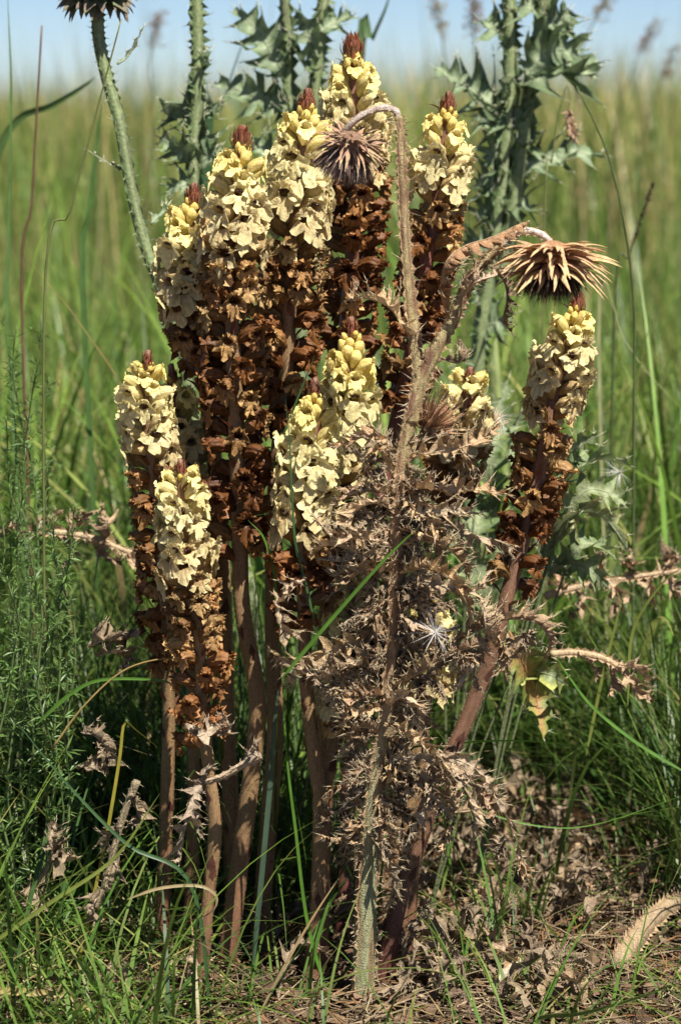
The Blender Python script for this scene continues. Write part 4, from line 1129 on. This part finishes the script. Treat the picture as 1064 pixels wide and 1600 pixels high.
# ---------------------------------------------------------------- single grass blades and stalks that stand out
def blade(label, pts, Y, wd, col, name='tall_grass', cat='grass', taper=True, dY=0.0, flat=True, foot=None):
    if foot is None: foot = Y > .3 or pts[0][1] > 1180 and 0 < pts[0][0] < 1064
    P = [at(p[0], p[1], Y + dY * i / (len(pts) - 1) + (p[2] if len(p) > 2 else 0)) for i, p in enumerate(pts)]
    if foot: P.insert(0, Vector((P[0].x + random.uniform(-.03, .03), P[0].y, gz(P[0].x, P[0].y))))
    base = P[0].copy()
    path = [p - base for p in catmull(P, 22)]
    mb = MB()
    if flat:
        fr = frames(path, Vector((.3, -.8, .5))); vs, cs, fs = [], [], []
        for i, p in enumerate(path):
            t = i / 22; T, S, N = fr[i]
            ww = wd * .5 * (1 - (t ** 3 if taper else 0) * .95) * min(1, .3 + t * 7)
            c = jit(col, .06)
            vs += [p - S * ww + N * ww * .35, p, p + S * ww + N * ww * .35]; cs += [c, tuple(x * 1.1 for x in c), c]
        for i in range(22):
            a, b = i * 3, i * 3 + 3
            fs += [(a, a + 1, b + 1, b), (a + 1, a + 2, b + 2, b + 1)]
        mb.add(vs, fs, cs)
    else:
        add_tube(mb, path, [wd * .5 * (1 - .5 * i / 22) for i in range(23)], 6, col)
    o = obj(name, mb.mesh(name), M_grass, None, base)
    return tag(o, label, cat)
GB = (.09, .20, .025); GD = (.05, .11, .035); GY = (.20, .24, .05); ST = (.42, .30, .11); BG = (.10, .17, .11)
blade('straight bright green blade slanting across the dry leaf tangle', [(440, 1060), (520, 965), (600, 875), (652, 825)], -.13, .0030, GB)
blade('thin upright dark blade crossing the cream twin broomrape', [(492, 980), (482, 930), (462, 850), (456, 770), (453, 700), (446, 620)], -.075, .0022, GD)
blade('blade bowed over the chestnut flower band with its end curling down', [(424, 735), (440, 690), (462, 630), (492, 555)], -.03, .0025, GD)
blade('curved light green blade beside the thick bare tan stem', [(436, 1010), (432, 950), (428, 895), (412, 840), (388, 813)], -.05, .0026, GB)
blade('broad blue-grey blade folded upright between the stem feet', [(418, 1270), (424, 1200), (430, 1120), (437, 1060)], -.06, .0045, (.075, .125, .075))
blade('long green blade rising through the stem feet', [(480, 1440), (462, 1300), (448, 1180), (440, 1040)], -.07, .0030, GB)
blade('long straight blade slanting down to the shortest broomrape foot', [(300, 1385), (200, 1320), (110, 1230), (20, 1120)], -.12, .0032, GD)
blade('bright yellow-green long blade sweeping across the outer corner', [(-20, 1480), (80, 1410), (180, 1340), (250, 1240)], -.13, .0034, GY)
blade('wide straw-coloured blade lying low across the front grass', [(-20, 1548), (60, 1552), (110, 1560), (160, 1590)], -.16, .0060, ST)
blade('buff looped dry straw bent round in front of the short broomrape', [(200, 1405), (250, 1388), (310, 1384), (338, 1400), (330, 1425), (290, 1440), (240, 1442)], -.13, .0024, (.36, .28, .14), foot=False)
blade('yellow stiff blade standing bent at its tip above the grey leaf strand', [(160, 1340), (175, 1260), (188, 1180), (195, 1130), (215, 1142), (250, 1170)], -.06, .0028, (.38, .33, .05))
blade('thin bowed straw reaching over to the edge broomrape stem', [(82, 1170), (130, 1105), (190, 1050), (250, 1030), (300, 1034)], -.06, .0020, ST, flat=False)
blade('green blade arching flat towards the edge broomrape stem', [(60, 1130), (110, 1085), (160, 1062), (250, 1063), (275, 1075)], -.05, .0030, GB)
blade('bright blade arching over the litter beside the slanting purple stem', [(620, 1205), (700, 1165), (790, 1157), (880, 1162), (960, 1175)], -.02, .0022, GB)
blade('long bright blade drooping from the yellow-green blotched leaf', [(1075, 1210), (1000, 1165), (930, 1110), (890, 1060), (866, 1022)], .02, .0030, GB)
blade('bowed blade hanging low over the bare litter patch', [(690, 1225), (750, 1265), (840, 1290), (930, 1288), (1075, 1240)], -.05, .0022, GB)
blade('pale green blade lying along the lower corner', [(840, 1592), (910, 1582), (990, 1560), (1080, 1528)], -.165, .0050, (.16, .22, .06))
blade('tall pale blade arching up through dark grass beside the fallen branch', [(980, 1102), (985, 1000), (1005, 950), (1040, 905), (1075, 880)], .15, .0030, GY)
blade('upright light blade in dark grass behind the blotched leaf', [(915, 1180), (940, 1060), (960, 980), (975, 920)], .12, .0030, GY)
blade('wide dark blade leaning low behind the curving thistle stem', [(-30, 420), (-5, 250), (30, 185), (80, 165), (130, 135), (150, 120)], .7, .009, (.10, .17, .05), taper=True)
blade('broad dark upright blade behind the curving thistle stem', [(130, 470), (140, 330), (152, 220), (160, 150)], .6, .0060, (.09, .17, .045))
blade('thin olive stalk leaning across the curving thistle stem', [(70, 470), (110, 330), (150, 180), (190, 30)], .10, .0024, (.22, .24, .08), flat=False, foot=True)
blade('tall blue-green blade upright at the outer side of the meadow', [(15, 560), (14, 380), (18, 150), (12, -20)], .45, .0040, (.12, .21, .06))
blade('brown dry upright stem among meadow grass behind the bedstraw', [(35, 480), (50, 320), (58, 180), (66, 40)], .45, .0035, (.22, .13, .07), flat=False)
blade('broad dark blade slanting behind the two-stemmed thistle', [(322, 250), (345, 170), (370, 90), (398, 30)], .75, .0120, (.06, .13, .05))
blade('tall slanting green blade behind the tallest broomrape tip', [(560, 120), (580, 60), (600, 15), (612, -20)], .8, .0110, (.10, .17, .06))
blade('long wiry stalk bowed down from the big thistle leaf', [(990, 620), (990, 480), (975, 350), (945, 230), (900, 135)], .35, .0030, (.13, .17, .06), flat=False)
blade('pale straw leaning in grass beside the top of the leaning broomrape', [(935, 480), (975, 530), (1010, 580), (1075, 650)], .5, .0040, (.34, .34, .16))
# plantain-like dark spike and drooping panicle, reddish panicles against the sky
def seed_stalk(label, pts, Y, wd, col, spike, scol, sr, name='grass_stalk', loose=0.0, n=120, sl=.004):
    P = px_path(pts, Y); P.insert(0, Vector((P[0].x, P[0].y, gz(P[0].x, P[0].y)))); base = P[0].copy()
    spike = spike + (1 - spike) * .35
    t = thing(name, label, 'grass stalk', base)
    path = [p - base for p in catmull(P, 30)]
    mb = MB(); add_tube(mb, path, [wd * .5 * (1 - .5 * i / 30) for i in range(31)], 6, col)
    obj('stalk', mb.mesh('stalk'), M_grass, t)
    sb = MB()
    for i in range(n):
        f = spike + (1 - spike) * random.random()
        k = min(29, int(f * 30)); p = path[k].lerp(path[k + 1], f * 30 - k)
        T = (path[k + 1] - path[k]).normalized()
        d = (Vector((random.uniform(-1, 1), random.uniform(-1, 1), random.uniform(-1, 1))) + T * 1.1).normalized()
        q = p + d * sr * random.uniform(.3, 1) + Vector((random.uniform(-1, 1), random.uniform(-1, 1), random.uniform(-1.4, .4))) * loose
        if loose: add_tube(sb, [p, (p + q) / 2 + Vector((0, 0, .002)), q], [.0003, .0003, .0002], 3, col, cap=False)
        add_spine(sb, q - d * sl * .3, d, sl * random.uniform(.7, 1.3), sl * .22, jit(scol, .25)); add_spine(sb, q - d * sl * .3, -d, sl * .3, sl * .22, jit(scol, .25))
    obj('seed_spike', sb.mesh('seed_spike', False), M_litter, t, kind='stuff')
seed_stalk('dark seed spike leaning over the meadow on a thin stem', [(960, 480), (982, 400), (1000, 345), (1020, 288)], .6, .003, (.12, .15, .06), .35, (.12, .08, .05), .003, n=160)
seed_stalk('drooping buff grass panicle hanging beside the big thistle', [(850, 350), (862, 250), (872, 180), (884, 135), (890, 150), (888, 180), (896, 215)], .5, .002, (.25, .27, .1), .72, (.48, .32, .2), .006, n=150, sl=.007)
for i, (lab, pts, Y) in enumerate([
    ('reddish open panicle leaning against the sky above the far meadow edge', [(960, 210), (985, 120), (1005, 70), (1025, 30)], 2.2),
    ('tall reddish panicle beside the big thistle top against the sky', [(905, 110), (915, 60), (935, 20), (955, -20)], 1.6),
    ('brownish panicle low on the skyline at the meadow edge', [(1000, 240), (1020, 160), (1040, 110), (1058, 70)], 2.5),
    ('thin dark grass head upright against the sky left of the big thistle', [(742, 170), (742, 100), (740, 40), (742, -10)], 1.5),
    ('pale panicle against the sky between the tallest spike and big thistle', [(705, 160), (695, 90), (688, 40), (680, 0)], 1.8),
    ('faint straw panicle above the meadow beside the curving thistle stem', [(240, 180), (235, 110), (242, 60), (250, 20)], 2.0)]):
    g0 = at(pts[0][0], pts[0][1], Y)
    seed_stalk(lab, [(pts[0][0] - 14, pts[0][1] + 260)] + pts, Y, .003, (.2, .2, .08), .62, random.choice(((.36, .22, .16), (.30, .16, .13), (.40, .30, .18))), .012, loose=.010, n=90, sl=.006)

# ---------------------------------------------------------------- bedstraw: whorls of needle leaves on thin stems
def whorl_mesh(n, L, col):
    mb = MB()
    for k in range(n):
        a = 2 * math.pi * k / n + random.uniform(-.15, .15)
        el = random.uniform(-.2, 1.0); D = Vector((math.cos(a) * math.cos(el), math.sin(a) * math.cos(el), math.sin(el))); S = Vector((-math.sin(a), math.cos(a), 0))
        l = L * random.uniform(.8, 1.15); w_ = .0013
        c = jit(col, .15)
        mb.add([Vector((0, 0, 0)), D * l * .45 + S * w_, D * l * .45 - S * w_, D * l - Vector((0, 0, l * .15))], [(0, 1, 3, 2)], c)
    me = mb.mesh('leaf_whorl', False); me.materials.append(M_grass); return me
WH = [whorl_mesh(8, .019, (.13, .22, .055)) for _ in range(4)] + [whorl_mesh(7, .014, (.16, .27, .07)) for _ in range(3)]
def bedstraw(label, pts, Y, group):
    P = px_path(pts, Y); base = P[0].copy()
    if base.z < .25:
        P = [Vector((base.x, base.y, gz(base.x, base.y)))] + P[1:]; base = P[0].copy()
    t = thing('bedstraw', label, 'bedstraw', base, group)
    path = [p - base + Vector((noise.noise(Vector((p.z * 9, pts[0][0], 1))), noise.noise(Vector((p.z * 9, pts[0][0], 7))), 0)) * (.022 * min(1, (p.z - base.z) * 6)) for p in catmull(P, 40)]
    mb = MB(); add_tube(mb, path, [.0011 * (1 - .5 * i / 40) for i in range(41)], 6, (.16, .22, .08))
    obj('stem', mb.mesh('stem'), M_grass, t)
    s = 0; L = sum((path[i + 1] - path[i]).length for i in range(40))
    fr = frames(path); acc = 0; nxt = L * .12
    for i in range(40):
        acc += (path[i + 1] - path[i]).length
        if acc >= nxt:
            f = acc / L
            o = obj('leaf_whorl', random.choice(WH), None, t)
            M3 = frame_matrix(fr[i][0], Vector((1, 0, 0)))
            sz = (1.15 - .5 * f)
            o.matrix_basis = Matrix.Translation(path[i]) @ M3.to_4x4() @ Matrix.Rotation(random.uniform(0, 6.28), 4, 'Z') @ Matrix.Rotation(random.uniform(-.35, .35), 4, 'X') @ Matrix.Scale(sz * random.uniform(.75, 1.15), 4)
            if f > .35 and random.random() < .8:      # side shoot
                o2 = obj('leaf_whorl', random.choice(WH), None, t)
                dv = Vector((random.uniform(-1, 1), random.uniform(-1, 1), .7)).normalized() * .016
                o2.matrix_basis = Matrix.Translation(path[i] + dv) @ M3.to_4x4() @ Matrix.Scale(sz * .6, 4)
            nxt = acc + .015 * (1.3 - .8 * f) * random.uniform(.8, 1.25)
for i, (pts, Y) in enumerate([([(60, 1090), (50, 900), (45, 700), (58, 490)], .18), ([(20, 1100), (15, 900), (22, 720), (20, 560)], .22), ([(90, 1110), (95, 980), (85, 850), (80, 720)], .12), ([(40, 1120), (30, 960), (28, 850), (35, 700)], .10), ([(100, 1120), (110, 1020), (95, 920), (70, 800)], .06), ([(70, 1130), (75, 1040), (90, 960), (112, 850)], .04),
    ([(5, 1120), (0, 1000), (8, 880), (-2, 740)], .10), ([(30, 1130), (50, 1060), (80, 1000), (118, 960)], .02), ([(10, 1140), (25, 1050), (20, 960), (40, 900)], .03), ([(75, 1100), (70, 850), (68, 690), (72, 590)], .25), ([(45, 1100), (60, 850), (30, 640), (42, 510)], .20), ([(100, 1110), (85, 1000), (105, 900), (100, 780)], .02), ([(60, 1130), (65, 1020), (55, 930), (60, 840)], .0), ([(15, 1130), (5, 1060), (18, 980), (12, 900)], .0), ([(90, 1140), (100, 1090), (90, 1040), (105, 1000)], -.03), ([(25, 1110), (40, 900), (15, 760), (10, 650)], .15)]):
    top = pts[-1][1]
    bedstraw(('tall bedstraw stem standing up to the thistle meadow level' if top < 620 else 'middle-height bedstraw stem before the salmon dry branch' if top < 830 else 'low bedstraw stem with needle whorls down in the shaded grass'), pts, Y, 'bedstraw stems in one stand')
